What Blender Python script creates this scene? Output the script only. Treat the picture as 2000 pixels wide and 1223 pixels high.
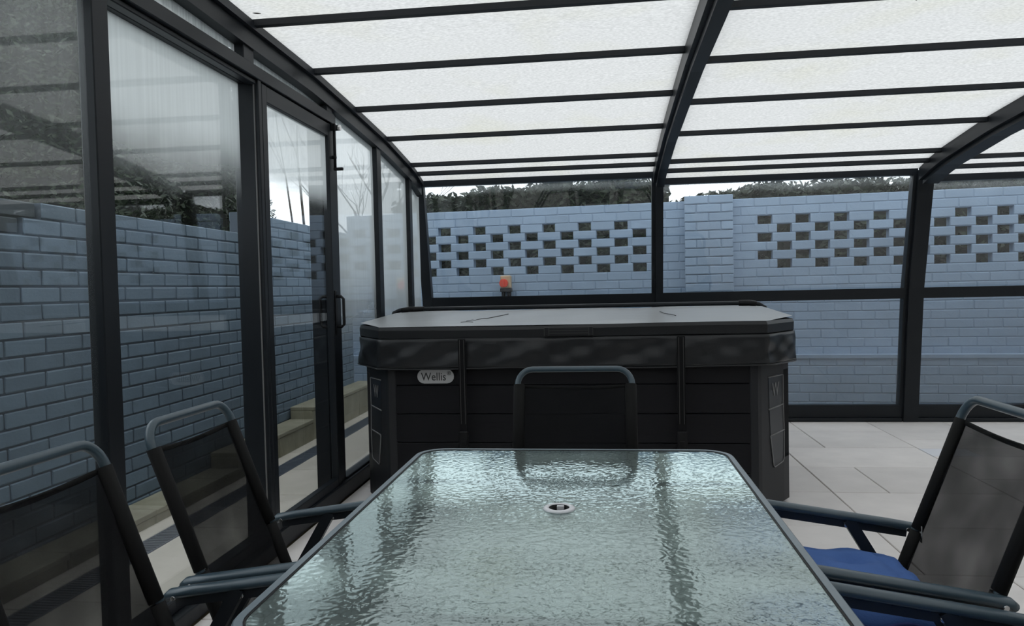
import bpy, bmesh, math, random
from mathutils import Vector, Matrix

for o in list(bpy.data.objects):
    bpy.data.objects.remove(o, do_unlink=True)
SC = bpy.context.scene
COL = SC.collection
PI = math.pi

# ------------------------------------------------------------------ camera
CAM_H = 1.13
cam_data = bpy.data.cameras.new('camera')
cam_data.sensor_fit = 'HORIZONTAL'
cam_data.sensor_width = 36.0
cam_data.lens = 36.0 * 1440.0 / 2000.0
cam_data.clip_start = 0.02
cam_data.clip_end = 300
cam = bpy.data.objects.new('camera', cam_data)
COL.objects.link(cam)
FPX = 1440.0
dY = Vector((176.0 / FPX, 51.5 / FPX, -1.0)).normalized()      # world +Y in camera axes
up = Vector((1.0, 0.0222, 0.0)).cross(dY).normalized()
if up.y < 0:
    up = -up
dX = dY.cross(up)
ROT = Matrix((dX, dY, up))            # rows: camera -> world
cam.matrix_world = Matrix.Translation((0, 0, CAM_H)) @ ROT.to_4x4()
SC.camera = cam

def project(p):
    c = ROT.transposed() @ (Vector(p) - Vector((0, 0, CAM_H)))
    if c.z > -0.05:
        return None
    return 1000 + FPX * c.x / -c.z, 611.5 - FPX * c.y / -c.z

# ------------------------------------------------------------------ world, exposure
world = bpy.data.worlds.new('overcast_sky')
SC.world = world
world.use_nodes = True
bg = world.node_tree.nodes['Background']
bg.inputs['Color'].default_value = (0.90, 0.965, 1.0, 1)
bg.inputs['Strength'].default_value = 1.9
SC.view_settings.view_transform = 'Standard'
SC.view_settings.look = 'None'
SC.view_settings.exposure = 0.0
SC.view_settings.gamma = 1.0
SC.view_settings.use_curve_mapping = False
SC.cycles.transparent_max_bounces = 24
SC.cycles.max_bounces = 10
SC.cycles.transmission_bounces = 10

# ------------------------------------------------------------------ materials
def new_mat(name):
    m = bpy.data.materials.new(name)
    m.use_nodes = True
    nt = m.node_tree
    for n in list(nt.nodes):
        nt.nodes.remove(n)
    out = nt.nodes.new('ShaderNodeOutputMaterial')
    return m, nt, out

def N(nt, kind, **kw):
    n = nt.nodes.new(kind)
    for k, v in kw.items():
        if k in ('operation', 'data_type', 'blend_type', 'feature', 'noise_dimensions', 'interpolation_type', 'wave_type', 'bands_direction', 'distribution'):
            setattr(n, k, v)
        else:
            n.inputs[k].default_value = v
    return n

def pbr(name, col, rough=0.5, metal=0.0, spec=0.5, var=0.0, vscale=6.0, bump=0.0, bscale=60.0,
        random_tint=0.0, col2=None, stretch=(1, 1, 1)):
    m, nt, out = new_mat(name)
    b = nt.nodes.new('ShaderNodeBsdfPrincipled')
    b.inputs['Base Color'].default_value = (*col, 1)
    b.inputs['Roughness'].default_value = rough
    b.inputs['Metallic'].default_value = metal
    b.inputs['Specular IOR Level'].default_value = spec
    nt.links.new(b.outputs[0], out.inputs['Surface'])
    tc = nt.nodes.new('ShaderNodeTexCoord')
    geo = nt.nodes.new('ShaderNodeNewGeometry')
    mp = nt.nodes.new('ShaderNodeMapping')
    mp.inputs['Scale'].default_value = stretch
    nt.links.new(geo.outputs['Position'], mp.inputs['Vector'])
    cur = None
    if var > 0 or col2:
        nz = N(nt, 'ShaderNodeTexNoise', Scale=vscale, Detail=4.0, Roughness=0.6)
        nt.links.new(mp.outputs[0], nz.inputs['Vector'])
        mr = N(nt, 'ShaderNodeMapRange')
        mr.inputs[1].default_value = 0.3
        mr.inputs[2].default_value = 0.7
        nt.links.new(nz.outputs['Fac'], mr.inputs[0])
        mx = nt.nodes.new('ShaderNodeMix')
        mx.data_type = 'RGBA'
        c2 = col2 if col2 else tuple(c * (1 - var) for c in col)
        mx.inputs[6].default_value = (*col, 1)
        mx.inputs[7].default_value = (*c2, 1)
        nt.links.new(mr.outputs[0], mx.inputs[0])
        cur = mx.outputs[2]
        nt.links.new(cur, b.inputs['Base Color'])
    if random_tint > 0:
        oi = nt.nodes.new('ShaderNodeObjectInfo')
        mr2 = N(nt, 'ShaderNodeMapRange')
        mr2.inputs[3].default_value = 1 - random_tint
        mr2.inputs[4].default_value = 1 + random_tint
        nt.links.new(oi.outputs['Random'], mr2.inputs[0])
        hs = nt.nodes.new('ShaderNodeHueSaturation')
        hs.inputs['Color'].default_value = (*col, 1)
        if cur:
            nt.links.new(cur, hs.inputs['Color'])
        nt.links.new(mr2.outputs[0], hs.inputs['Value'])
        nt.links.new(hs.outputs[0], b.inputs['Base Color'])
    if bump > 0:
        nb = N(nt, 'ShaderNodeTexNoise', Scale=bscale, Detail=3.0)
        nt.links.new(mp.outputs[0], nb.inputs['Vector'])
        bp = N(nt, 'ShaderNodeBump', Strength=bump, Distance=0.004)
        nt.links.new(nb.outputs['Fac'], bp.inputs['Height'])
        nt.links.new(bp.outputs[0], b.inputs['Normal'])
    return m

def schlick(nt, f0, geo, normal=None, power=5.0):
    """two-sided mirror share of a pane seen at a slant"""
    dp = nt.nodes.new('ShaderNodeVectorMath')
    dp.operation = 'DOT_PRODUCT'
    nt.links.new(geo.outputs['Incoming'], dp.inputs[0])
    nt.links.new(normal if normal else geo.outputs['Normal'], dp.inputs[1])
    ab = N(nt, 'ShaderNodeMath', operation='ABSOLUTE')
    nt.links.new(dp.outputs['Value'], ab.inputs[0])
    om = N(nt, 'ShaderNodeMath', operation='SUBTRACT')
    om.inputs[0].default_value = 1.0
    nt.links.new(ab.outputs[0], om.inputs[1])
    pw = N(nt, 'ShaderNodeMath', operation='POWER')
    pw.inputs[1].default_value = power
    nt.links.new(om.outputs[0], pw.inputs[0])
    ma = N(nt, 'ShaderNodeMath', operation='MULTIPLY_ADD')
    ma.inputs[1].default_value = 1 - f0
    ma.inputs[2].default_value = f0
    nt.links.new(pw.outputs[0], ma.inputs[0])
    return ma.outputs[0]

M = {}
M['frame'] = pbr('anthracite_aluminium', (0.0125, 0.0155, 0.0195), 0.42, spec=0.25, var=0.15, vscale=3)
M['frame_roof'] = pbr('roof_bar_aluminium', (0.010, 0.0125, 0.017), 0.5, spec=0.35)
M['black'] = pbr('black_plastic', (0.006, 0.006, 0.007), 0.5, spec=0.25)
M['gasket'] = pbr('grey_brush_seal', (0.16, 0.16, 0.16), 0.9)
M['steel'] = pbr('bright_steel', (0.6, 0.6, 0.6), 0.25, metal=1.0)
M['slab'] = pbr('sandstone_slab', (0.80, 0.755, 0.73), 0.55, var=0.0, col2=(0.70, 0.66, 0.64), vscale=3.5, bump=0.12, bscale=45, random_tint=0.07, spec=0.35)
M['slab_glare'] = pbr('slab_painted_glare', (0.72, 0.72, 0.76), 0.6)  # bright floor reflection put into the colour of one paler slab
M['grout'] = pbr('sandy_grout', (0.20, 0.175, 0.12), 0.9, var=0.3, vscale=9)
M['patio'] = pbr('patio_slab', (0.62, 0.565, 0.49), 0.7, col2=(0.53, 0.485, 0.41), vscale=4, bump=0.12, bscale=45, random_tint=0.07, spec=0.3)
M['kerb'] = pbr('kerb_sandstone', (0.34, 0.32, 0.235), 0.75, col2=(0.24, 0.22, 0.15), vscale=7, bump=0.3, bscale=35, random_tint=0.06)
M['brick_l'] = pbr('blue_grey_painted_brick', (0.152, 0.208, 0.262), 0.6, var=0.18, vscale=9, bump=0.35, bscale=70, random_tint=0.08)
M['mortar_l'] = pbr('blue_grey_shaded_mortar', (0.075, 0.095, 0.12), 0.75, bump=0.3, bscale=90)  # darker than the brick paint; shade of the recessed joints put into colour
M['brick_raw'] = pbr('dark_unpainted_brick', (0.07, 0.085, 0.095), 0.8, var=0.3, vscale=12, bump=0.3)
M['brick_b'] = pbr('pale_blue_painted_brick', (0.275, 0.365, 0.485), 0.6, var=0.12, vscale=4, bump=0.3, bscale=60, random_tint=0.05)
M['mortar_b'] = pbr('pale_blue_painted_mortar', (0.245, 0.325, 0.435), 0.75)
M['render'] = pbr('plain_wall_render', (0.30, 0.30, 0.30), 0.8, var=0.1)
M['soil'] = pbr('dark_garden_soil', (0.05, 0.05, 0.035), 0.95, var=0.4, vscale=4)
M['drain'] = pbr('grey_steel_grate', (0.10, 0.12, 0.15), 0.5, metal=0.3)
M['drain_dark'] = pbr('drain_shadow', (0.02, 0.022, 0.03), 0.8)
M['leaf'] = pbr('dark_evergreen_leaf', (0.016, 0.026, 0.013), 0.6, col2=(0.028, 0.042, 0.018), vscale=6)
M['leaf2'] = pbr('hedge_leaf', (0.013, 0.022, 0.012), 0.6, col2=(0.028, 0.042, 0.018), vscale=5)
M['leaf_core'] = pbr('dark_foliage_core', (0.012, 0.014, 0.009), 0.9)  # dark fill for the solid cores added inside trees and hedges
M['bark'] = pbr('grey_brown_bark', (0.07, 0.055, 0.045), 0.85, var=0.3)
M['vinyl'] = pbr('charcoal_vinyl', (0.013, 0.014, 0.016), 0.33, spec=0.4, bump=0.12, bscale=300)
M['vinyl_sheen'] = pbr('vinyl_painted_sheen', (0.27, 0.28, 0.29), 0.34, spec=0.9, var=0.12, vscale=5, bump=0.10, bscale=25, stretch=(0.5, 1.5, 1))  # same vinyl, base lightened to paint the grazing roof reflection on top
M['strap'] = pbr('black_webbing', (0.007, 0.007, 0.008), 0.7, spec=0.15)
M['stitch'] = pbr('grey_stitching', (0.06, 0.06, 0.06), 0.8)
M['cab'] = pbr('black_cabinet_board', (0.0095, 0.0095, 0.0115), 0.55, spec=0.18, bump=0.2, bscale=120, stretch=(0.2, 0.2, 3))
M['cab_corner'] = pbr('dark_grey_corner_plastic', (0.016, 0.017, 0.020), 0.5, spec=0.35)
M['cab_panel'] = pbr('corner_inset_plastic', (0.013, 0.016, 0.022), 0.35)
M['trim'] = pbr('grey_outline_trim', (0.19, 0.19, 0.19), 0.5)
M['badge'] = pbr('silver_badge', (0.55, 0.55, 0.55), 0.35, metal=0.4)
M['ink'] = pbr('badge_lettering', (0.03, 0.03, 0.03), 0.6)
M['tube'] = pbr('grey_blue_powder_coat', (0.048, 0.078, 0.100), 0.30, spec=0.6)
M['tube_dark'] = pbr('dark_powder_coat', (0.014, 0.018, 0.024), 0.45)
M['table_rim'] = pbr('table_rim_powder_coat', (0.16, 0.20, 0.23), 0.32)
M['sleeve'] = pbr('black_sling_sleeve', (0.009, 0.009, 0.009), 0.8, spec=0.2)
M['cushion'] = pbr('blue_cotton', (0.080, 0.165, 0.43), 0.85, var=0.12, vscale=14, spec=0.2, bump=0.2, bscale=350)
M['piping'] = pbr('navy_piping', (0.02, 0.035, 0.15), 0.85)
M['white_pl'] = pbr('white_plastic', (0.75, 0.75, 0.78), 0.4)
M['label'] = pbr('white_care_label', (0.35, 0.35, 0.34), 0.7)
M['red'] = pbr('red_plastic', (0.75, 0.07, 0.03), 0.4)
M['cream'] = pbr('cream_plastic', (0.5, 0.36, 0.22), 0.5)

def sling_mat():
    m, nt, out = new_mat('black_textilene_mesh')
    d = N(nt, 'ShaderNodeBsdfDiffuse', Color=(0.018, 0.0185, 0.0195, 1))
    t = N(nt, 'ShaderNodeBsdfTransparent', Color=(1, 1, 1, 1))
    tc = nt.nodes.new('ShaderNodeTexCoord')
    nz = N(nt, 'ShaderNodeTexNoise', Scale=7.0, Detail=2.0)  # opacity noise that paints soft fold shadows into the mesh
    nt.links.new(tc.outputs['Object'], nz.inputs['Vector'])
    mr = N(nt, 'ShaderNodeMapRange')
    mr.inputs[1].default_value = 0.3
    mr.inputs[2].default_value = 0.7
    mr.inputs[3].default_value = 0.57
    mr.inputs[4].default_value = 0.74
    nt.links.new(nz.outputs['Fac'], mr.inputs[0])
    mx = nt.nodes.new('ShaderNodeMixShader')
    nt.links.new(mr.outputs[0], mx.inputs[0])
    nt.links.new(t.outputs[0], mx.inputs[1])
    nt.links.new(d.outputs[0], mx.inputs[2])
    nt.links.new(mx.outputs[0], out.inputs['Surface'])
    return m
M['sling'] = sling_mat()

def glass_mat(name, fog_lo=0.0, fog_hi=0.0, z0=1.0, z1=2.0, tint=(0.93, 0.945, 0.955), seed=0.0, streak=0.35, axis='Y', refl=1.0):
    """clear pane; the inner face carries condensation that thins out with height"""
    m, nt, out = new_mat(name)
    geo = nt.nodes.new('ShaderNodeNewGeometry')
    tr = N(nt, 'ShaderNodeBsdfTransparent', Color=(*tint, 1))
    gl = N(nt, 'ShaderNodeBsdfGlossy', Roughness=0.0)
    gl.inputs['Color'].default_value = (refl, refl, refl, 1)
    fr = schlick(nt, 0.042, geo)
    base = tr.outputs[0]
    if fog_lo > 0 or fog_hi > 0:
        sep = nt.nodes.new('ShaderNodeSeparateXYZ')
        nt.links.new(geo.outputs['Position'], sep.inputs[0])
        # soft wobble of the mist line
        mpw = nt.nodes.new('ShaderNodeMapping')
        mpw.inputs['Location'].default_value = (seed, seed * 1.7, 0)
        nt.links.new(geo.outputs['Position'], mpw.inputs['Vector'])
        nw = N(nt, 'ShaderNodeTexNoise', Scale=2.6, Detail=3.0)
        nt.links.new(mpw.outputs[0], nw.inputs['Vector'])
        ad = N(nt, 'ShaderNodeMath', operation='MULTIPLY_ADD')
        ad.inputs[1].default_value = 0.35 * (z1 - z0) + 0.05
        nt.links.new(nw.outputs['Fac'], ad.inputs[0])
        nt.links.new(sep.outputs['Z'], ad.inputs[2])
        mr = N(nt, 'ShaderNodeMapRange', interpolation_type='SMOOTHSTEP')
        off = 0.5 * (0.35 * (z1 - z0) + 0.05)
        mr.inputs[1].default_value = z0 + off
        mr.inputs[2].default_value = z1 + off
        mr.inputs[3].default_value = fog_lo
        mr.inputs[4].default_value = fog_hi
        nt.links.new(ad.outputs[0], mr.inputs[0])
        # vertical run marks
        mps = nt.nodes.new('ShaderNodeMapping')
        mps.inputs['Scale'].default_value = (70, 70, 2.0)
        mps.inputs['Location'].default_value = (seed, seed, seed)
        nt.links.new(geo.outputs['Position'], mps.inputs['Vector'])
        ns = N(nt, 'ShaderNodeTexNoise', Scale=1.0, Detail=3.0)
        nt.links.new(mps.outputs[0], ns.inputs['Vector'])
        mr2 = N(nt, 'ShaderNodeMapRange')
        mr2.inputs[1].default_value = 0.3
        mr2.inputs[2].default_value = 0.7
        mr2.inputs[3].default_value = 1 - streak
        mr2.inputs[4].default_value = 1.0
        nt.links.new(ns.outputs['Fac'], mr2.inputs[0])
        mu = N(nt, 'ShaderNodeMath', operation='MULTIPLY')
        nt.links.new(mr.outputs[0], mu.inputs[0])
        nt.links.new(mr2.outputs[0], mu.inputs[1])
        fogd = N(nt, 'ShaderNodeBsdfTranslucent', Color=(0.86, 0.90, 0.90, 1))
        fogr = N(nt, 'ShaderNodeBsdfDiffuse', Color=(0.55, 0.58, 0.58, 1))
        fm = nt.nodes.new('ShaderNodeMixShader')
        fm.inputs[0].default_value = 0.25
        nt.links.new(fogd.outputs[0], fm.inputs[1])
        nt.links.new(fogr.outputs[0], fm.inputs[2])
        mf = nt.nodes.new('ShaderNodeMixShader')
        nt.links.new(mu.outputs[0], mf.inputs[0])
        nt.links.new(tr.outputs[0], mf.inputs[1])
        nt.links.new(fm.outputs[0], mf.inputs[2])
        base = mf.outputs[0]
    mx = nt.nodes.new('ShaderNodeMixShader')
    nt.links.new(fr, mx.inputs[0])
    nt.links.new(base, mx.inputs[1])
    nt.links.new(gl.outputs[0], mx.inputs[2])
    nt.links.new(mx.outputs[0], out.inputs['Surface'])
    return m
M['glass'] = glass_mat('clear_pane_glass', tint=(0.96, 0.97, 0.975))

def roof_mats():
    m, nt, out = new_mat('polycarbonate_underside')
    geo = nt.nodes.new('ShaderNodeNewGeometry')
    n1 = N(nt, 'ShaderNodeTexNoise', Scale=2.2, Detail=5.0)
    nt.links.new(geo.outputs['Position'], n1.inputs['Vector'])
    mx = nt.nodes.new('ShaderNodeMix')
    mx.data_type = 'RGBA'
    mx.inputs[6].default_value = (0.452, 0.440, 0.432, 1)
    mx.inputs[7].default_value = (0.435, 0.420, 0.375, 1)
    mr = N(nt, 'ShaderNodeMapRange')
    mr.inputs[1].default_value = 0.5
    mr.inputs[2].default_value = 0.75
    nt.links.new(n1.outputs['Fac'], mr.inputs[0])
    nt.links.new(mr.outputs[0], mx.inputs[0])
    # small bright droplets and grit
    mp = nt.nodes.new('ShaderNodeMapping')
    mp.inputs['Scale'].default_value = (60, 130, 60)
    nt.links.new(geo.outputs['Position'], mp.inputs['Vector'])
    n2 = N(nt, 'ShaderNodeTexNoise', Scale=1.0, Detail=4.0)
    nt.links.new(mp.outputs[0], n2.inputs['Vector'])
    mr2 = N(nt, 'ShaderNodeMapRange')
    mr2.inputs[1].default_value = 0.3
    mr2.inputs[2].default_value = 0.75
    mr2.inputs[3].default_value = 0.86
    mr2.inputs[4].default_value = 1.20
    nt.links.new(n2.outputs['Fac'], mr2.inputs[0])
    hs = nt.nodes.new('ShaderNodeHueSaturation')
    nt.links.new(mx.outputs[2], hs.inputs['Color'])
    nt.links.new(mr2.outputs[0], hs.inputs['Value'])
    t = nt.nodes.new('ShaderNodeBsdfTranslucent')
    nt.links.new(hs.outputs[0], t.inputs['Color'])
    nt.links.new(t.outputs[0], out.inputs['Surface'])
    m2, nt2, out2 = new_mat('polycarbonate_topside')
    t2 = N(nt2, 'ShaderNodeBsdfTransparent', Color=(0.97, 0.97, 0.97, 1))
    nt2.links.new(t2.outputs[0], out2.inputs['Surface'])
    return m, m2
M['poly'], M['poly_top'] = roof_mats()

def table_glass():
    m, nt, out = new_mat('rippled_green_tempered_glass')
    geo = nt.nodes.new('ShaderNodeNewGeometry')
    mp = nt.nodes.new('ShaderNodeMapping')
    mp.inputs['Scale'].default_value = (1.0, 1.0, 1.0)
    nt.links.new(geo.outputs['Position'], mp.inputs['Vector'])
    n0 = N(nt, 'ShaderNodeTexNoise', Scale=30.0, Detail=2.0)
    nt.links.new(mp.outputs[0], n0.inputs['Vector'])
    mixv = nt.nodes.new('ShaderNodeMix')
    mixv.data_type = 'VECTOR'
    mixv.inputs[0].default_value = 0.03
    nt.links.new(mp.outputs[0], mixv.inputs[4])
    nt.links.new(n0.outputs['Color'], mixv.inputs[5])
    vo = N(nt, 'ShaderNodeTexVoronoi', Scale=88.0, feature='SMOOTH_F1')
    vo.inputs['Smoothness'].default_value = 0.6
    nt.links.new(mixv.outputs[1], vo.inputs['Vector'])
    n1 = N(nt, 'ShaderNodeTexNoise', Scale=110.0, Detail=2.0)
    nt.links.new(mp.outputs[0], n1.inputs['Vector'])
    ad = N(nt, 'ShaderNodeMath', operation='MULTIPLY_ADD')
    ad.inputs[1].default_value = 0.35
    nt.links.new(n1.outputs['Fac'], ad.inputs[0])
    nt.links.new(vo.outputs['Distance'], ad.inputs[2])
    bp = N(nt, 'ShaderNodeBump', Strength=0.155, Distance=0.0016)
    nt.links.new(ad.outputs[0], bp.inputs['Height'])
    gl = N(nt, 'ShaderNodeBsdfGlossy', Roughness=0.035)
    gl.inputs['Color'].default_value = (0.84, 0.99, 0.99, 1)
    nt.links.new(bp.outputs[0], gl.inputs['Normal'])
    tr = N(nt, 'ShaderNodeBsdfRefraction', Color=(0.62, 0.76, 0.75, 1), Roughness=0.42, IOR=1.4)
    nt.links.new(bp.outputs[0], tr.inputs['Normal'])
    df = N(nt, 'ShaderNodeBsdfDiffuse', Color=(0.38, 0.48, 0.47, 1))
    ve = N(nt, 'ShaderNodeTexVoronoi', Scale=70.0, feature='DISTANCE_TO_EDGE')
    nt.links.new(mixv.outputs[1], ve.inputs['Vector'])
    n3 = N(nt, 'ShaderNodeTexNoise', Scale=9.0, Detail=2.0)
    nt.links.new(mp.outputs[0], n3.inputs['Vector'])
    w3 = N(nt, 'ShaderNodeMapRange')
    w3.inputs[1].default_value = 0.38
    w3.inputs[2].default_value = 0.68
    w3.inputs[3].default_value = 0.92
    w3.inputs[4].default_value = 0.52
    nt.links.new(n3.outputs['Fac'], w3.inputs[0])
    em = N(nt, 'ShaderNodeMapRange')
    em.inputs[1].default_value = 0.0
    em.inputs[2].default_value = 0.11
    em.inputs[4].default_value = 1.08
    nt.links.new(w3.outputs[0], em.inputs[3])
    nt.links.new(ve.outputs['Distance'], em.inputs[0])
    for sh, c in ((tr, (0.70, 0.84, 0.82, 1)), (df, (0.50, 0.60, 0.58, 1))):
        vm = nt.nodes.new('ShaderNodeVectorMath')
        vm.operation = 'SCALE'
        vm.inputs[0].default_value = c[:3]
        nt.links.new(em.outputs[0], vm.inputs['Scale'])
        nt.links.new(vm.outputs[0], sh.inputs['Color'])
    nt.links.new(bp.outputs[0], df.inputs['Normal'])
    m0 = nt.nodes.new('ShaderNodeMixShader')
    m0.inputs[0].default_value = 0.22
    nt.links.new(tr.outputs[0], m0.inputs[1])
    nt.links.new(df.outputs[0], m0.inputs[2])
    fr = schlick(nt, 0.25, geo, None, 5.0)
    mx = nt.nodes.new('ShaderNodeMixShader')
    nt.links.new(fr, mx.inputs[0])
    nt.links.new(m0.outputs[0], mx.inputs[1])
    nt.links.new(gl.outputs[0], mx.inputs[2])
    nt.links.new(mx.outputs[0], out.inputs['Surface'])
    m2, nt2, out2 = new_mat('table_glass_underside')
    t2 = N(nt2, 'ShaderNodeBsdfTransparent', Color=(0.85, 0.93, 0.92, 1))
    nt2.links.new(t2.outputs[0], out2.inputs['Surface'])
    return m, m2
M['tglass'], M['tglass_under'] = table_glass()

# ------------------------------------------------------------------ mesh helpers
class MB:
    """collects shapes; build() links them as one mesh object"""
    def __init__(s):
        s.v = []
        s.f = []
        s.mi = []
        s.sm = []
    def add(s, vs, fs, mi=0, smooth=False):
        b = len(s.v)
        s.v += [tuple(v) for v in vs]
        for f in fs:
            s.f.append(tuple(b + i for i in f))
            s.mi.append(mi)
            s.sm.append(smooth)
    def box(s, x0, x1, y0, y1, z0, z1, mi=0):
        vs = [(x0, y0, z0), (x1, y0, z0), (x1, y1, z0), (x0, y1, z0), (x0, y0, z1), (x1, y0, z1), (x1, y1, z1), (x0, y1, z1)]
        s.add(vs, [(0, 3, 2, 1), (4, 5, 6, 7), (0, 1, 5, 4), (1, 2, 6, 5), (2, 3, 7, 6), (3, 0, 4, 7)], mi)
        return s
    def bbox(s, x0, x1, y0, y1, z0, z1, b=0.004, mi=0):
        """box with chamfered edges"""
        b = min(b, (x1 - x0) * .45, (y1 - y0) * .45, (z1 - z0) * .45)
        bm = bmesh.new()
        c = Vector(((x0 + x1) / 2, (y0 + y1) / 2, (z0 + z1) / 2))
        bmesh.ops.create_cube(bm, size=1.0, matrix=Matrix.Translation(c) @ Matrix.Diagonal((x1 - x0, y1 - y0, z1 - z0, 1)))
        bmesh.ops.bevel(bm, geom=bm.edges[:], offset=b, segments=1, affect='EDGES', profile=0.5)
        bm.verts.index_update()
        s.add([v.co for v in bm.verts], [[v.index for v in f.verts] for f in bm.faces], mi)
        bm.free()
        return s
    def bar(s, p, q, w, h, side=(0, 1, 0), mi=0):
        """rectangular bar p->q; w along 'side', h across"""
        p = Vector(p); q = Vector(q)
        d = (q - p).normalized()
        a = Vector(side)
        a = (a - d * a.dot(d)).normalized()
        b = d.cross(a)
        vs = []
        for c in (p, q):
            for i, j in ((-1, -1), (1, -1), (1, 1), (-1, 1)):
                vs.append(c + a * (w / 2 * i) + b * (h / 2 * j))
        s.add(vs, [(3, 2, 1, 0), (4, 5, 6, 7), (0, 1, 5, 4), (1, 2, 6, 5), (2, 3, 7, 6), (3, 0, 4, 7)], mi)
        return s
    def tube(s, pts, r, seg=10, closed=False, cap=True, mi=0, flat=None):
        """round (or oval: flat=(side, rw, rh)) tube through pts; r may be a list"""
        pts = [Vector(p) for p in pts]
        n = len(pts)
        rr = r if isinstance(r, (list, tuple)) else [r] * n
        rings = []
        prev = None
        for i in range(n):
            if closed:
                t = (pts[(i + 1) % n] - pts[i - 1]).normalized()
            else:
                t = (pts[min(i + 1, n - 1)] - pts[max(i - 1, 0)]).normalized()
            if flat:
                a = Vector(flat[0])
                a = (a - t * a.dot(t)).normalized()
            elif prev is None:
                a = Vector((0, 0, 1)) if abs(t.z) < 0.9 else Vector((1, 0, 0))
                a = (a - t * a.dot(t)).normalized()
            else:
                a = (prev - t * prev.dot(t)).normalized()
            prev = a
            b = t.cross(a)
            ra, rb = (flat[1], flat[2]) if flat else (rr[i], rr[i])
            rings.append([pts[i] + a * (ra * math.cos(2 * PI * k / seg)) + b * (rb * math.sin(2 * PI * k / seg)) for k in range(seg)])
        vs = [v for rg in rings for v in rg]
        fs = []
        m = n if closed else n - 1
        for i in range(m):
            j = (i + 1) % n
            for k in range(seg):
                l = (k + 1) % seg
                fs.append((i * seg + k, i * seg + l, j * seg + l, j * seg + k))
        s.add(vs, fs, mi, True)
        if cap and not closed:
            b0 = len(s.v) - len(vs)
            s.f.append(tuple(b0 + k for k in reversed(range(seg)))); s.mi.append(mi); s.sm.append(False)
            s.f.append(tuple(b0 + (n - 1) * seg + k for k in range(seg))); s.mi.append(mi); s.sm.append(False)
        return s
    def prism(s, poly, z0, z1, mi=0, mi_top=None, mi_bot=None):
        n = len(poly)
        vs = [(x, y, z0) for x, y in poly] + [(x, y, z1) for x, y in poly]
        s.add(vs, [(i, (i + 1) % n, n + (i + 1) % n, n + i) for i in range(n)], mi)
        b = len(s.v) - 2 * n
        s.f.append(tuple(b + i for i in reversed(range(n)))); s.mi.append(mi if mi_bot is None else mi_bot); s.sm.append(False)
        s.f.append(tuple(b + n + i for i in range(n))); s.mi.append(mi if mi_top is None else mi_top); s.sm.append(False)
        return s
    def disc(s, c, nrm, r, h, seg=12, mi=0):
        c = Vector(c); nrm = Vector(nrm).normalized()
        s.tube([c, c + nrm * h], r, seg, mi=mi)
        return s
    def mesh(s, name, mats, org=(0, 0, 0)):
        me = bpy.data.meshes.new(name)
        ox, oy, oz = org
        me.from_pydata([(x - ox, y - oy, z - oz) for x, y, z in s.v], [], s.f)
        for m in mats:
            me.materials.append(m)
        if any(s.mi):
            me.polygons.foreach_set('material_index', s.mi)
        me.polygons.foreach_set('use_smooth', s.sm)
        me.update()
        return me
    def build(s, name, mats, parent=None, org=None):
        if not isinstance(mats, (list, tuple)):
            mats = [mats]
        if org is None:
            org = parent['_o'] if parent is not None and '_o' in parent else (0, 0, 0)
        o = bpy.data.objects.new(name, s.mesh(name, mats, org))
        COL.objects.link(o)
        if parent is not None:
            o.parent = parent
        return o

ORG = {}
def root(name, loc, label=None, cat=None, group=None, kind=None, rz=0.0):
    o = bpy.data.objects.new(name, None)
    o.empty_display_size = 0.1
    COL.objects.link(o)
    o.location = loc
    o.rotation_euler = (0, 0, rz)
    tag(o, label, cat, group, kind)
    ORG[o] = tuple(loc)
    return o
def tag(o, label=None, cat=None, group=None, kind=None):
    if label: o['label'] = label
    if cat: o['category'] = cat
    if group: o['group'] = group
    if kind: o['kind'] = kind
    return o
def part(name, mb, mat, r, label=None):
    """world-space shapes -> part of root r (whose rotation is zero)"""
    o = mb.build(name, mat, r, ORG.get(r, (0, 0, 0)))
    if label: o['label'] = label
    return o
def sub(name, mb, mat, parent_part, r):
    return mb.build(name, mat, parent_part, ORG.get(r, (0, 0, 0)))

def arc(c, r, a0, a1, n, f):
    return [f(c[0] + r * math.cos(a0 + (a1 - a0) * i / n), c[1] + r * math.sin(a0 + (a1 - a0) * i / n)) for i in range(n + 1)]

def text_mesh(body, size, depth):
    cu = bpy.data.curves.new('lettering', 'FONT')
    cu.body = body
    cu.size = size
    cu.extrude = depth
    cu.resolution_u = 3
    cu.align_x = 'CENTER'
    cu.align_y = 'CENTER'
    ob = bpy.data.objects.new('lettering', cu)
    COL.objects.link(ob)
    bpy.context.view_layer.update()
    dg = bpy.context.evaluated_depsgraph_get()
    me = bpy.data.meshes.new_from_object(ob.evaluated_get(dg))
    bpy.data.objects.remove(ob, do_unlink=True)
    bpy.data.curves.remove(cu)
    return me

rnd = random.Random(7)

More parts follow.
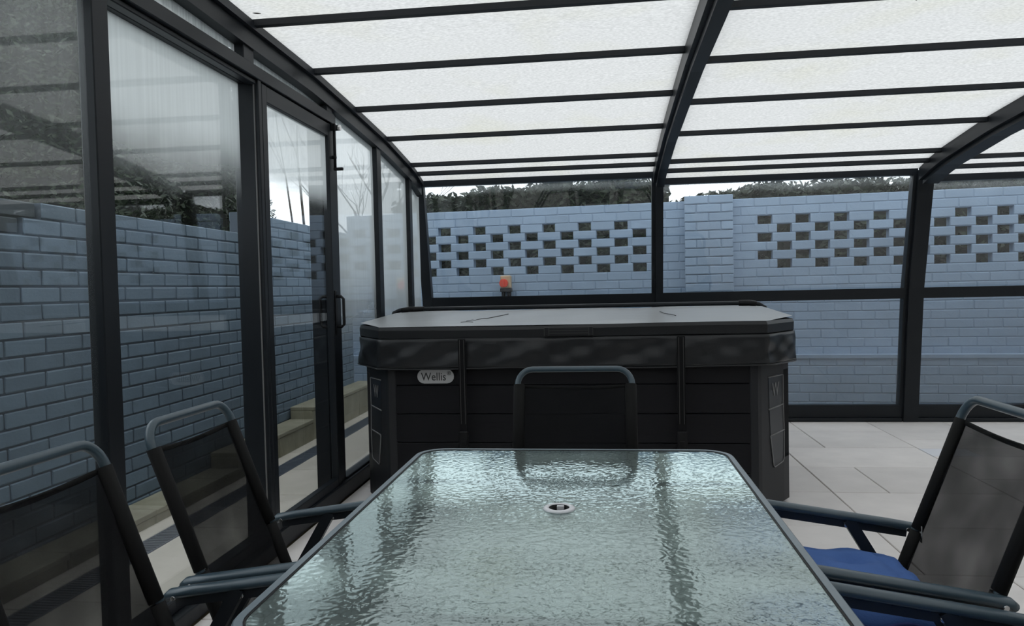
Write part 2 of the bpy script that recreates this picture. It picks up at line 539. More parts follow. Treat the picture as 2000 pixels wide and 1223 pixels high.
# ================================================================== THE ENCLOSURE
XI = -1.43          # inner face of the glazed end wall
XO = -1.50
PROF = [(2.0, 2.268), (2.45, 2.263), (2.93, 2.249), (3.57, 2.236), (4.20, 2.197), (4.83, 2.151), (5.44, 2.077), (5.63, 2.040), (5.80, 1.995)]
YREAR = -1.62
FULL = [(4.0 - y, z) for y, z in reversed(PROF[1:]) if 4.0 - y > YREAR] + PROF
FULL = [(YREAR, 2.045)] + FULL
def roof_z(y):
    for (a, za), (b, zb) in zip(FULL, FULL[1:]):
        if a <= y <= b:
            return za + (zb - za) * (y - a) / (b - a)
    return FULL[-1][1] if y > FULL[-1][0] else FULL[0][1]
BAYS = [(-1.43, 0.405, 0.0), (0.485, 2.335, -0.055), (2.470, 4.330, -0.107), (4.465, 6.300, -0.16)]
def wall_y(z):
    """the glazed back wall leans in towards its head"""
    pts = [(0, 6.20), (0.13, 6.185), (1.06, 6.08), (1.93, 5.885), (2.1, 5.84)]
    for (a, ya), (b, yb) in zip(pts, pts[1:]):
        if a <= z <= b:
            return ya + (yb - ya) * (z - a) / (b - a)
    return pts[-1][1]

# ---- roof
ceiling = root('ceiling', (0.0, 2.0, 0.0), 'translucent white roof of the enclosure on dark bars', 'roof', kind='structure')
def sweep_arch(x0, x1, dz, drop, prof, lift=0.0):
    mb = MB()
    pts = [(y, z + dz) for y, z in prof]
    for (a, za), (b, zb) in zip(pts, pts[1:]):
        vs = [(x0, a, za - drop), (x1, a, za - drop), (x1, a, za + lift), (x0, a, za + lift),
              (x0, b, zb - drop), (x1, b, zb - drop), (x1, b, zb + lift), (x0, b, zb + lift)]
        mb.add(vs, [(0, 1, 5, 4), (3, 7, 6, 2), (1, 2, 6, 5), (0, 4, 7, 3)])
    n = len(mb.v)
    mb.f.append((0, 3, 2, 1)); mb.mi.append(0); mb.sm.append(False)
    mb.f.append((n - 4, n - 3, n - 2, n - 1)); mb.mi.append(0); mb.sm.append(False)
    return mb
PURL = [2.93, 3.57, 4.20, 4.83, 5.44, 5.63, 2.29, 1.65, 1.01, 0.37, -0.26, -0.88, -1.45]
for bi, (x0, x1, dz) in enumerate(BAYS):
    for y in PURL:
        z = roof_z(y) + dz
        s = (roof_z(y + .05) - roof_z(y - .05)) / .1
        mb = MB()
        d = Vector((0, 1, s)).normalized()
        mb.bar((x0 - .01, y, z - 0.004), (x1 + .01, y, z - 0.004), 0.030, 0.026, side=d)
        part('roof_bar', mb, M['frame_roof'], ceiling)
    ys = sorted(PURL + [YREAR, 5.80])
    for a, b in zip(ys, ys[1:]):
        za = roof_z(a) + dz + .012
        zb = roof_z(b) + dz + .012
        t = .010
        mid = [(a, za)] + [(y, z + dz + .012) for y, z in FULL if a < y < b] + [(b, zb)]
        mb = MB()
        for (p, zp), (q, zq) in zip(mid, mid[1:]):
            vs = [(x0 - .02, p, zp), (x1 + .02, p, zp), (x1 + .02, q, zq), (x0 - .02, q, zq)]
            vt = [(x, y, z + t) for x, y, z in vs]
            mb.add(vs, [(0, 3, 2, 1)], 0)
            mb.add(vt, [(0, 1, 2, 3)], 1)
            mb.add(vs + vt, [(0, 4, 7, 3), (1, 2, 6, 5)], 1)
        part('roof_panel', mb, [M['poly'], M['poly_top']], ceiling)
# arched ribs where the bays meet
def rib_prof(dz):
    # roof profile that turns down into the leaning post
    return [(y, z) for y, z in FULL]
RIBS = [(0.405, 0.428, 0.0, .075), (0.428, 0.487, -0.035, .075), (2.335, 2.362, -0.055, .075), (2.362, 2.472, -0.085, .075),
        (4.330, 4.357, -0.107, .075), (4.357, 4.467, -0.14, .075)]
for x0, x1, dz, dr in RIBS:
    part('roof_rib', sweep_arch(x0, x1, dz, dr, FULL, .035), M['frame'], ceiling)

for lx, ly, lab, rot in ((-1.36, 2.86, 'small brown leaf stuck to the roof above the left end wall', .4), (1.21, 3.02, 'small brown leaf stuck to the roof panel right of the middle rib', 1.2)):
    lz = roof_z(ly) + (-.055 if lx > .4 else 0) + .0095
    m_ = MB()
    ol = [(x * .7, y * .7) for x, y in [(-.022, 0), (-.010, .007), (.006, .009), (.018, .004), (.026, .0), (.016, -.006), (.0, -.008), (-.012, -.005)]]
    ca, sa = math.cos(rot), math.sin(rot)
    m_.prism([(lx + x * ca - y * sa, ly + x * sa + y * ca) for x, y in ol], lz - .0012, lz)
    tag(m_.build('fallen_leaf', M['bark'], None, (0, 0, 0)), lab, 'leaf', 'leaves on the roof')

# ---- glazed end wall on the left
wl = root('wall_left', (XI, 2.2, 0.0), 'glazed end wall of dark frames with misted panes', 'wall', kind='structure')
def gpost(name, y0, y1, z0, z1, x0=XO, x1=XI, mat='frame'):
    return part(name, MB().bbox(x0, x1, y0, y1, z0, z1, .003), M[mat], wl)
part('base_rail', MB().bbox(-1.515, XI + .012, YREAR, 3.03, 0.0, .055).bbox(-1.515, -1.455, YREAR, 3.03, .055, .10), M['frame'], wl)
part('base_rail', MB().bbox(-1.515, XI + .012, 3.03, 6.16, 0.0, .085).bbox(-1.485, XI - .004, 3.95, 6.10, .085, .098), M['frame'], wl)
part('end_arch', sweep_arch(-1.505, XI + .01, 0.0, .100, FULL, .03), M['frame'], wl)
part('end_arch_lip', sweep_arch(XI + .01, XI + .03, 0.0, .030, FULL, .004), M['frame_roof'], wl)
for y0, y1 in ((-0.60, -0.53), (0.72, 0.79)):
    gpost('post', y0, y1, .05, roof_z(y0) - .09, x0=-1.475)
gpost('post', 1.970, 2.042, .05, 2.04, x0=-1.478)
gpost('mullion', 3.000, 3.030, .05, 2.04, x0=-1.545)
part('brush_strip', MB().box(-1.452, -1.447, 2.995, 3.000, .12, 2.02), M['gasket'], wl)
part('transom', MB().bbox(XO, XI + .006, YREAR, 3.885, 2.038, 2.092, .003), M['frame'], wl)
part('door_track', MB().bbox(-1.545, -1.495, YREAR, 3.885, 2.028, 2.06, .003).bbox(-1.478, -1.440, YREAR, 3.03, 2.018, 2.036, .003), M['frame'], wl)
for y0, y1 in ((2.880, 2.970), (3.795, 3.870), (1.97, 2.05)):
    gpost('transom_stud', y0, y1, 2.08, roof_z(y1) - .085, x0=-1.487)
gpost('jamb', 3.872, 3.952, .05, 2.16, x0=-1.505, x1=XI - .012)
gpost('outer_jamb', 3.865, 3.905, .05, 2.05, x0=-1.575, x1=-1.495)
gpost('mullion', 4.655, 4.745, .08, roof_z(4.7) - .085, x0=-1.475)
gpost('mullion', 5.455, 5.530, .08, roof_z(5.49) - .085, x0=-1.475)
def pane_x(x, y0, y1, z0, z1, mat, name='pane', r=wl, top=None):
    """pane in a plane of constant x; top: function giving the head height along y"""
    mb = MB()
    t = .006
    ys = [y0, y1] if top is None else [y0 + (y1 - y0) * i / 6 for i in range(7)]
    hs = [z1 if top is None else top(y) for y in ys]
    for (a, ha), (b, hb) in zip(zip(ys, hs), list(zip(ys, hs))[1:]):
        vi = [(x, a, z0), (x, b, z0), (x, b, hb), (x, a, ha)]
        vo = [(x - t, p[1], p[2]) for p in vi]
        mb.add(vi, [(0, 1, 2, 3)], 0)
        mb.add(vo, [(0, 3, 2, 1)], 1)
    return part(name, mb, [mat, M['glass']], r)
gA = glass_mat('misted_glass_a', 0.03, 0.16, 1.3, 2.0, seed=1.3)
gAB = glass_mat('misted_glass_b', 0.0, 0.78, 1.48, 1.82, seed=4.1, streak=0.09)
gD = glass_mat('misted_glass_c', 0.0, 0.95, 1.56, 1.70, seed=7.7, streak=0.08)
gE = glass_mat('misted_glass_d', 0.06, 0.80, 0.75, 1.35, seed=9.2, streak=0.10)
gF = glass_mat('misted_glass_e', 0.25, 0.90, 0.70, 1.25, seed=12.5, streak=0.08)
gT = glass_mat('misted_glass_f', 0.5, 0.7, 1.9, 2.1, seed=15.0)
pane_x(-1.455, -1.60, -0.60, .08, 2.03, gA)
pane_x(-1.455, -0.53, 0.72, .08, 2.03, gA)
pane_x(-1.455, 0.79, 1.972, .08, 2.03, gA)
gpost('sliding_stile', 2.085, 2.12, .05, 2.04, x0=-1.545, x1=-1.500)
pane_x(-1.520, 2.10, 3.005, .08, 2.04, gAB)
for y0, y1 in ((-0.5, 1.97), (2.05, 2.885), (2.965, 3.80)):
    pane_x(-1.470, y0, y1, 2.085, 0, gT, name='transom_pane', top=lambda y: roof_z(y) - .095)
pane_x(-1.460, 3.945, 4.66, .09, 0, gE, top=lambda y: roof_z(y) - .095)
pane_x(-1.460, 4.74, 5.46, .09, 0, gF, top=lambda y: roof_z(y) - .095)
pane_x(-1.460, 5.525, 5.86, .09, 0, gF, top=lambda y: roof_z(y) - .11)

# ---- door
dr = root('door_1', (XI, 3.45, 0.0), 'dark framed glass door standing shut in the left end wall', 'door', kind='structure')
part('stile', MB().bbox(-1.468, XI, 3.032, 3.080, .03, 2.033, .003), M['frame'], dr)
part('stile', MB().bbox(-1.468, XI, 3.806, 3.866, .03, 2.033, .003), M['frame'], dr)
part('top_rail', MB().bbox(-1.468, XI - .001, 3.078, 3.808, 1.962, 2.032, .003), M['frame'], dr)
part('bottom_rail', MB().bbox(-1.468, XI - .001, 3.078, 3.808, .03, .128, .003), M['frame'], dr)
pane_x(-1.450, 3.078, 3.808, .12, 1.968, gD, r=dr)
def bow(x, sgn):
    d = .045 * sgn
    pts = [(x, 3.836, .945), (x + d * .7, 3.836, .945), (x + d, 3.836, .957), (x + d, 3.836, 1.095), (x + d * .7, 3.836, 1.108), (x, 3.836, 1.108)]
    return MB().tube(pts, .0085, 8)
hd = part('pull_handle', bow(XI, 1), M['black'], dr)
sub('handle_plate', MB().bbox(XI, XI + .006, 3.822, 3.850, .90, 1.14, .002), M['black'], hd, dr)
part('pull_handle', bow(-1.468, -1), M['black'], dr)
lt = part('bolt', MB().tube([(XI + .016, 3.85, 1.795), (XI + .016, 3.85, 2.03)], .008, 8).bbox(XI + .008, XI + .06, 3.842, 3.858, 1.786, 1.802, .003), M['black'], dr)
sub('bolt_guide', MB().bbox(XI, XI + .026, 3.834, 3.866, 2.0, 2.035, .003).bbox(XI, XI + .022, 3.838, 3.862, 1.85, 1.865, .002), M['black'], lt, dr)
sub('latch_wheel', MB().tube([(XI + .02, 3.868, 2.018), (XI + .045, 3.868, 2.018)], .016, 12), M['steel'], lt, dr)

# ---- glazed back wall
wb = root('wall_back', (2.4, 6.15, 0.0), 'low glazed back wall of dark posts, rails and misted panes', 'wall', kind='structure')
def lean_bar(name, x0, x1, za, zb, dep=.06, inset=0.0):
    """horizontal rail between heights za and zb in the leaning plane"""
    ya, yb = wall_y(za) - inset, wall_y(zb) - inset
    vs = []
    for x in (x0, x1):
        vs += [(x, ya, za), (x, yb, zb), (x, yb + dep, zb), (x, ya + dep, za)]
    mb = MB()
    mb.add(vs, [(0, 1, 2, 3), (7, 6, 5, 4), (0, 4, 5, 1), (1, 5, 6, 2), (2, 6, 7, 3), (3, 7, 4, 0)])
    return part(name, mb, M['frame'], wb)
def lean_post(name, x0, x1, zs, dep=.07, inset=0.0):
    mb = MB()
    for a, b in zip(zs, zs[1:]):
        ya, yb = wall_y(a) - inset, wall_y(b) - inset
        vs = []
        for x in (x0, x1):
            vs += [(x, ya, a), (x, yb, b), (x, yb + dep, b), (x, ya + dep, a)]
        mb.add(vs, [(0, 1, 2, 3), (7, 6, 5, 4), (0, 4, 5, 1), (1, 5, 6, 2), (2, 6, 7, 3), (3, 7, 4, 0)])
    return part(name, mb, M['frame'], wb)
def lean_pane(x0, x1, za, zb, mat, out=.03):
    ya, yb = wall_y(za) + out, wall_y(zb) + out
    t = .006
    vi = [(x0, ya, za), (x1, ya, za), (x1, yb, zb), (x0, yb, zb)]
    vo = [(x, y + t, z) for x, y, z in vi]
    mb = MB()
    mb.add(vi, [(0, 1, 2, 3)], 0)
    mb.add(vo, [(0, 3, 2, 1)], 1)
    return part('pane', mb, [mat, M['glass']], wb)
gL = glass_mat('misted_glass_h', 0.10, 0.02, 0.2, 0.9, seed=27.0)
for i, (x0, x1, dz) in enumerate(BAYS):
    h0 = 1.972 + dz
    lean_bar('head_rail', x0 - .02, x1 + .02, h0, h0 + .042)
    lean_bar('eaves_rail', x0 - .02, x1 + .02, h0 + .040, h0 + .072, dep=.05, inset=-.012)
    lean_bar('middle_rail', x0 - .02, x1 + .02, .985, 1.068)
    lean_bar('bottom_rail', x0 - .02, x1 + .02, .0, .133)
    part('threshold', MB().bbox(x0 - .02, x1 + .02, 6.17, 6.26, 0, .028), M['frame'], wb)
    gU = glass_mat('misted_upper_pane', 0.02, 0.50, h0 - .09, h0 + .03, seed=21.0 + 3 * i, streak=0.3)
    lean_pane(x0, x1, 1.06, h0 + .005, gU)
    lean_pane(x0, x1, .125, .99, gL)
ZS = [0, .13, 1.06, 1.93]
lean_post('corner_post', -1.505, -1.425, ZS + [2.03], inset=.005)
lean_post('post', 0.400, 0.430, ZS + [2.04], inset=.0)
lean_post('post', 0.428, 0.487, ZS + [2.0], inset=.03)
lean_post('post', 2.335, 2.364, ZS + [1.98], inset=.0)
lean_post('post', 2.362, 2.472, ZS + [1.95], inset=.03)
lean_post('post', 4.330, 4.359, ZS + [1.93], inset=.0)
lean_post('post', 4.357, 4.467, ZS + [1.90], inset=.03)
lean_post('corner_post', 6.29, 6.37, ZS, inset=.03)

# ---- far right end, and an unseen wall added behind the camera to block light
wr = root('wall_right', (6.33, 2.2, 0.0), 'glazed far right end wall of the enclosure', 'wall', kind='structure')
part('end_arch', sweep_arch(6.30, 6.37, -.16, .10, FULL, .03), M['frame'], wr)
part('base_rail', MB().bbox(6.30, 6.37, YREAR, 6.15, 0, .1), M['frame'], wr)
for y in (-0.6, 0.9, 2.4, 3.9, 5.3):
    part('post', MB().bbox(6.30, 6.37, y, y + .07, .08, roof_z(y) - .25), M['frame'], wr)
for y0, y1 in ((-1.6, -0.6), (-0.53, .9), (.97, 2.4), (2.47, 3.9), (3.97, 5.3), (5.37, 5.84)):
    pane_x(6.335, y0, y1, .09, 0, M['glass'], r=wr, top=lambda y: roof_z(y) - .255)
wf = root('wall_front', (2.4, -1.7, 0.0), 'plain rendered wall, unseen, added on the near side to block light', 'wall', kind='structure')
part('rendered_wall', MB().bbox(-3.4, 7.4, -1.95, YREAR - .02, -.03, 3.2), M['render'], wf)

# ================================================================== GROUND AND PAVING
gd = root('ground', (1.5, 3.0, -.06), 'dark bare soil around the enclosure', 'ground', kind='structure')
part('soil', MB().box(-40, 45, -30, 60, -.12, -.06), M['soil'], gd)
fl = MB().box(-1.42, 6.30, YREAR, 6.26, -.05, -.008).build('floor', M['grout'], None, (0, 0, 0))
tag(fl, 'pale sandstone paving laid in mixed sizes inside the enclosure', 'floor', kind='structure')
GAP = .006
def slab(x0, x1, y0, y1, mat, r, org, top=0.0, name='paving_slab', th=.03):
    dzz = rnd.uniform(-.0015, .0)
    mb = MB().bbox(x0 + GAP / 2, x1 - GAP / 2, y0 + GAP / 2, y1 - GAP / 2, top - th, top + dzz, .003)
    o = mb.build(name, mat, r, org)
    return o
rows = [(5.80, 6.24), (5.222, 5.80), (4.665, 5.222), (4.102, 4.665), (3.53, 4.102), (2.96, 3.53), (2.39, 2.96), (1.82, 2.39), (1.25, 1.82), (.68, 1.25), (.11, .68), (-.46, .11), (-1.03, -.46), (-1.60, -1.03)]
cuts = {0: [1.492, .62, -.25, -.82], 1: [1.492, .92, .05, -.80], 2: [1.21, .34, -.53, -1.10], 3: [1.50, 1.21, .64, -.23, -.80], 4: [1.21, .64, .07, -.80], 5: [1.21, .34, -.53, -1.10]}
for i, (a, b) in enumerate(rows):
    if i in cuts:
        xs = cuts[i]
    else:
        xs = []
        x = 1.21 if i % 2 else 1.5
        while x > -1.2:
            xs.append(x)
            x -= rnd.choice((.57, .86))
    xs = [2.082] + xs + [-1.415]
    for p, q in zip(xs, xs[1:]):
        slab(q, p, a, b, M['slab'], fl, (0, 0, 0))
y = 6.24
k = 0
ystops = [6.24, 5.50, 5.20, 4.97, 4.40, 3.83, 3.26, 2.69, 2.12, 1.55, .98, .41, -.16, -.73, -1.6]
for b, a in zip(ystops, ystops[1:]):
    x = 2.082
    k += 1
    first = True
    while x < 6.1:
        w = rnd.choice((.57, .86))
        if abs(b - 5.20) < .01 and first:
            w = .30
        x2 = min(x + w, 6.29)
        if 6.29 - x2 < .2: x2 = 6.29
        slab(x, x2, a, b, M['slab_glare'] if (abs(b - 5.20) < .01 and first) else M['slab'], fl, (0, 0, 0))
        first = False
        x = x2
pt = MB().box(-2.42, -1.44, -1.6, 6.9, -.05, -.012).build('patio', M['grout'], None, (0, 0, 0))
tag(pt, 'narrow sandstone path outside the left glazed wall', 'path', kind='structure')
y = -1.5
while y < 6.6:
    L = .57 if y > 3.1 and y < 3.9 else rnd.choice((.57, .86))
    slab(-2.013, -1.53, y, y + L, M['patio'], pt, (0, 0, 0), top=-.003)
    y += L
y = -1.3
while y < 6.6:
    L = rnd.choice((.57, .86))
    slab(-2.24, -2.137, y, y + L, M['patio'], pt, (0, 0, 0), top=-.003)
    y += L
# drain
dn = root('drain_channel', (-2.075, 3.0, -.02), 'long grey slotted drain grate set in the path by the brick wall', 'drain')
part('channel', MB().box(-2.135, -2.015, -1.5, 6.7, -.045, -.030), M['drain_dark'], dn)
part('edge_rail', MB().bbox(-2.135, -2.127, -1.5, 6.7, -.04, -.004, .001), M['drain'], dn)
part('edge_rail', MB().bbox(-2.023, -2.015, -1.5, 6.7, -.04, -.004, .001), M['drain'], dn)
mb = MB()
y = -1.49
while y < 6.69:
    mb.box(-2.128, -2.022, y, y + .012, -.03, -.006)
    y += .022
o = part('grate_bars', mb, M['drain'], dn)
o['kind'] = 'stuff'
# stone kerb at the foot of the left brick wall, rising in steps
kb = root('stone_kerb', (-2.32, 3.5, -.02), 'stepped sandstone kerb along the foot of the left brick wall', 'kerb')
y = -1.4
while y < 7.0:
    if y < 4.25: L, h = .60, .068
    elif y < 5.40: L, h = .58, .160
    else: L, h = .55, .250
    lim = 4.25 if y < 4.25 else (5.43 if y < 5.40 else 7.05)
    y2 = min(y + L, lim)
    if lim - y2 < .12: y2 = lim
    st = part('kerb_stone', MB().bbox(-2.416, -2.235 + rnd.uniform(-.004, .004), y + .002, y2 - .002, -.05, h - .028, .006), M['kerb'], kb)
    sub('coping', MB().bbox(-2.416, -2.225, y + .002, y2 - .002, h - .028, h, .004), M['kerb'], st, kb)
    y = y2

# ================================================================== LEFT BRICK WALL
def brick_mesh(name, L, H, D, mat, seed):
    """one brick, long axis x, face towards -y, origin at its centre"""
    r = random.Random(seed)
    mb = MB()
    mb.bbox(-L / 2, L / 2, -D / 2, D / 2, -H / 2, H / 2, .0045)
    mb.v = [(x + r.uniform(-.0018, .0018), y + r.uniform(-.0015, .0015), z + r.uniform(-.0018, .0018)) for x, y, z in mb.v]
    return mb.mesh(name, [mat])
def lay_bricks(bricks, owner, mats, limit=300):
    """bricks: (centre, length, height, depth, heading, material key). Biggest in view become parts, the rest one mesh"""
    scored = []
    for b in bricks:
        c = b[0]
        p = project(c)
        ok = p is not None and -20 < p[0] < 2020 and -20 < p[1] < 1243 and b[6]
        d = (Vector(c) - Vector((0, 0, CAM_H))).length
        scored.append((0 if ok else 1, d, b))
    scored.sort(key=lambda t: (t[0], t[1]))
    cache = {}
    rest = {}
    org = ORG[owner]
    for i, (hid, d, b) in enumerate(scored):
        c, L, H, D, hdg, mk, _ = b
        if i < limit and hid == 0:
            key = (round(L, 2), mk, i % 3)
            if key not in cache:
                cache[key] = brick_mesh('brick', round(L, 2), H, D, M[mk], i)
            o = bpy.data.objects.new('brick', cache[key])
            COL.objects.link(o)
            o.parent = owner
            o.location = (c[0] - org[0], c[1] - org[1], c[2] - org[2])
            o.rotation_euler = (0, 0, hdg)
            o.scale = (L / round(L, 2), 1, 1)
        else:
            mb = rest.setdefault(mk, MB())
            t = MB().bbox(-L / 2, L / 2, -D / 2, D / 2, -H / 2, H / 2, .0045)
            ca, sa = math.cos(hdg), math.sin(hdg)
            mb.add([(c[0] + x * ca - y * sa, c[1] + x * sa + y * ca, c[2] + z) for x, y, z in t.v], t.f)
    for mk, mb in rest.items():
        o = part('brickwork', mb, M[mk], owner)
        o['kind'] = 'stuff'

XB = -2.42
bl = root('wall_brick_left', (XB - .06, 3.5, 0.0), 'blue-grey painted brick garden wall beyond the left glazed end', 'wall', kind='structure')
CH = .0735
BL = .228
ZTOP = 1.551
bricks = []
core = MB()
nlow = 21
for k in range(-2, nlow):           # course k counted down from the 1.551 head; -1,-2 only on the stepped-up far part
    zc = ZTOP - CH / 2 - k * CH
    y0, y1 = -1.9, 6.95
    if k == 0: y0 = 2.955
    if k == 1: y0 = 2.850
    if k < 0: y0 = 4.78
    # joints measured from the photograph repeat every brick; alternate courses shift by half
    off = 3.405 if k % 2 == 0 else 3.405 + BL / 2
    off += rnd.uniform(-.012, .012)
    n0 = math.floor((y0 - off) / BL)
    y = off + n0 * BL
    while y < y1:
        a = max(y, y0); b = min(y + BL, y1)
        if b - a > .04:
            vis = 2.2 < (a + b) / 2 < 6.5 and zc > .03
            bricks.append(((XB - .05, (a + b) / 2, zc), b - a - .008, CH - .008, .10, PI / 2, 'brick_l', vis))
        y += BL
    core.box(XB - .095, XB - .007, y0 + .003, y1, zc - CH / 2, zc + CH / 2 - (.004 if k in (0, -2) else 0))
# two dark bare bricks left where the painted head steps down
for yc, zc in ((2.835, ZTOP - CH / 2), (2.62, ZTOP - CH / 2), (2.735, ZTOP - CH * 1.5), (2.52, ZTOP - CH * 1.5)):
    bricks.append(((XB - .068, yc, zc), .215, CH - .008, .10, PI / 2, 'brick_raw', True))
part('mortar', core, M['mortar_l'], bl)
lay_bricks(bricks, bl, None)

# ================================================================== BACK BRICK WALL
TX, TY = .9962, -.0872
HDG = math.atan2(TY, TX)
def wp(s, d, z):
    """point on the back wall: s along it, d towards the enclosure"""
    return (s * TX + d * TY, 7.15 + s * TY - d * TX, z)
bb = root('wall_brick_back', wp(1.5, -.05, 0), 'pale blue painted brick wall with open chequered brickwork behind the glazing', 'wall', kind='structure')
C2 = .081
ZT2 = 1.915
HOLE = .122
colsA = [-1.918, -1.569, -1.208, -.853, -.509, -.160, .187] + [1.499, 1.829, 2.157, 2.486, 2.815, 3.146, 3.477, 3.806, 4.136, 4.466, 4.796, 5.126]
colsB = [-1.724, -1.387, -1.030, -.683, -.333, .015, .360] + [1.668, 1.994, 2.322, 2.649, 2.978, 3.310, 3.638, 3.970, 4.300, 4.630, 4.960]
S0, S1 = -2.62, 7.6
bricks = []
core = MB()
def wbox(mb, sa, sb, da, db, za, zb):
    vs = [wp(sa, da, za), wp(sb, da, za), wp(sb, db, za), wp(sa, db, za), wp(sa, da, zb), wp(sb, da, zb), wp(sb, db, zb), wp(sa, db, zb)]
    mb.add(vs, [(0, 1, 2, 3), (7, 6, 5, 4), (4, 5, 1, 0), (5, 6, 2, 1), (6, 7, 3, 2), (7, 4, 0, 3)])
for k in range(24):
    zc = ZT2 - C2 / 2 - k * C2
    holes = []
    if 2 <= k <= 7:
        holes = colsA if k % 2 == 0 else colsB
    segs = []
    cur = S0
    for h in sorted(holes):
        segs.append((cur, h - HOLE / 2))
        cur = h + HOLE / 2
    segs.append((cur, S1))
    low = zc < .45
    df = .10 if low else 0.0
    for a, b in segs:
        wbox(core, a + .004, b - .004, df - .005, -.094, zc - C2 / 2, zc + C2 / 2 - (.003 if k == 0 else 0))
        w = b - a
        if w < .30:
            lens = [(a, b)]
        else:
            lens = []
            off = (.0 if k % 2 == 0 else .114) + rnd.uniform(-.02, .02)
            x = S0 - .3 + off
            while x < b:
                p, q = max(x, a), min(x + .228, b)
                if q - p > .045:
                    lens.append((p, q))
                x += .228
        for p, q in lens:
            c = wp((p + q) / 2, df - .05, zc)
            px = project(c)
            vis = True
            if px and px[0] < 1540 and zc < 1.0:
                vis = False
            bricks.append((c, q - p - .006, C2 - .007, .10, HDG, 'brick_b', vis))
# pier
for k in range(25):
    zc = ZT2 + .035 - C2 / 2 - k * C2
    wbox(core, .781, 1.207, .095, .0, zc - C2 / 2, zc + C2 / 2 - .004)
    ed = [.775, .994, 1.213] if k % 2 == 0 else [.775, .884, 1.103, 1.213]
    for p, q in zip(ed, ed[1:]):
        bricks.append((wp((p + q) / 2, .052, zc), q - p - .008, C2 - .009, .10, HDG, 'brick_b', zc > 1.0))
part('mortar', core, M['mortar_b'], bb)
led = MB()
wbox(led, S0, S1, .112, 0, .445, .476)
part('ledge', led, M['brick_b'], bb)
lay_bricks(bricks, bb, None)

# isolator switch on the back wall
iz = root('isolator_switch', wp(-.937, .04, 1.10), 'small red rotary isolator switch on the pale brick wall', 'switch', rz=HDG)
def loc_part(name, mb, mat, r):
    return mb.build(name, mat, r, (0, 0, 0))
bx = loc_part('switch_box', MB().bbox(-.05, .05, -.035, .04, .035, .16, .008), M['cream'], iz)
loc_part('switch_knob', MB().disc((-.012, -.033, .085), (0, -1, 0), .042, .03, 16).bbox(-.020, -.004, -.085, -.06, .05, .12, .003), M['red'], iz)
loc_part('plinth_box', MB().bbox(-.055, .055, -.03, .04, .0, .035, .004), M['black'], iz)
for sx in (-.028, .03):
    loc_part('cable_gland', MB().tube([(sx, .0, .0), (sx, .0, -.075)], .019, 10), M['black'], iz)

# ================================================================== PLANTS OUTSIDE
def leaf_cloud(points, size, rr):
    mb_v, mb_f = [], []
    for (x, y, z) in points:
        a = rr.uniform(0, 2 * PI); e = rr.uniform(-.9, .9)
        d = Vector((math.cos(a) * math.cos(e), math.sin(a) * math.cos(e), math.sin(e)))
        t = d.cross(Vector((rr.uniform(-1, 1), rr.uniform(-1, 1), rr.uniform(-1, 1)))).normalized()
        s = size * rr.uniform(.6, 1.3)
        c = Vector((x, y, z))
        b = len(mb_v)
        mb_v += [c - d * s, c + t * s * .38, c + d * s, c - t * s * .38]
        mb_f.append((b, b + 1, b + 2, b + 3))
    m = MB()
    m.add(mb_v, mb_f)
    return m
def lump(center, rad, rr, seg=14, rings=8, jit=.12):
    m = MB()
    vs = []
    for i in range(rings + 1):
        th = PI * i / rings
        for k in range(seg):
            ph = 2 * PI * k / seg
            j = 1 + rr.uniform(-jit, jit)
            vs.append((center[0] + rad[0] * j * math.sin(th) * math.cos(ph), center[1] + rad[1] * j * math.sin(th) * math.sin(ph), center[2] + rad[2] * j * math.cos(th)))
    fs = []
    for i in range(rings):
        for k in range(seg):
            fs.append((i * seg + k, (i + 1) * seg + k, (i + 1) * seg + (k + 1) % seg, i * seg + (k + 1) % seg))
    m.add(vs, fs)
    return m
def conifer(x, y, h, r, seed, label, n=9000):
    rr = random.Random(seed)
    t = root('evergreen_tree', (x, y, -.06), label, 'tree', 'evergreen trees behind the left brick wall')
    part('trunk', MB().tube([(x, y, -.06), (x + .02, y, h * .5), (x, y + .02, h * .93)], [.09, .06, .015], 8), M['bark'], t)
    part('solid_core', lump((x, y, h * .5), (r * .78, r * .78, h * .47), rr), M['leaf_core'], t)  # solid dark lump added inside the leaves to stop light
    pts = []
    while len(pts) < n:
        a = rr.uniform(0, 2 * PI); z = rr.uniform(.03, 1.0)
        prof = (math.sin(PI * min(1, (z * .93 + .07))) ** .5)
        q = r * prof * rr.uniform(.74, 1.08) * (1 + .12 * math.sin(5 * a + 9 * z))
        pts.append((x + q * math.cos(a), y + q * math.sin(a), z * h))
    o = part('foliage', leaf_cloud(pts, .034, rr), M['leaf'], t)
    o['kind'] = 'stuff'
    return t
for i, (x, y, h, r, lab) in enumerate([
        (-4.20, 5.45, 4.3, .70, 'tall dark evergreen tree nearest the camera behind the left brick wall'),
        (-4.25, 7.15, 4.5, .68, 'middle one of the dark evergreen trees behind the left brick wall'),
        (-4.75, 8.84, 3.2, .60, 'farthest dark evergreen tree behind the left brick wall, edge seen through the door')]):
    conifer(x, y, h, r, 40 + i, lab, 26000)

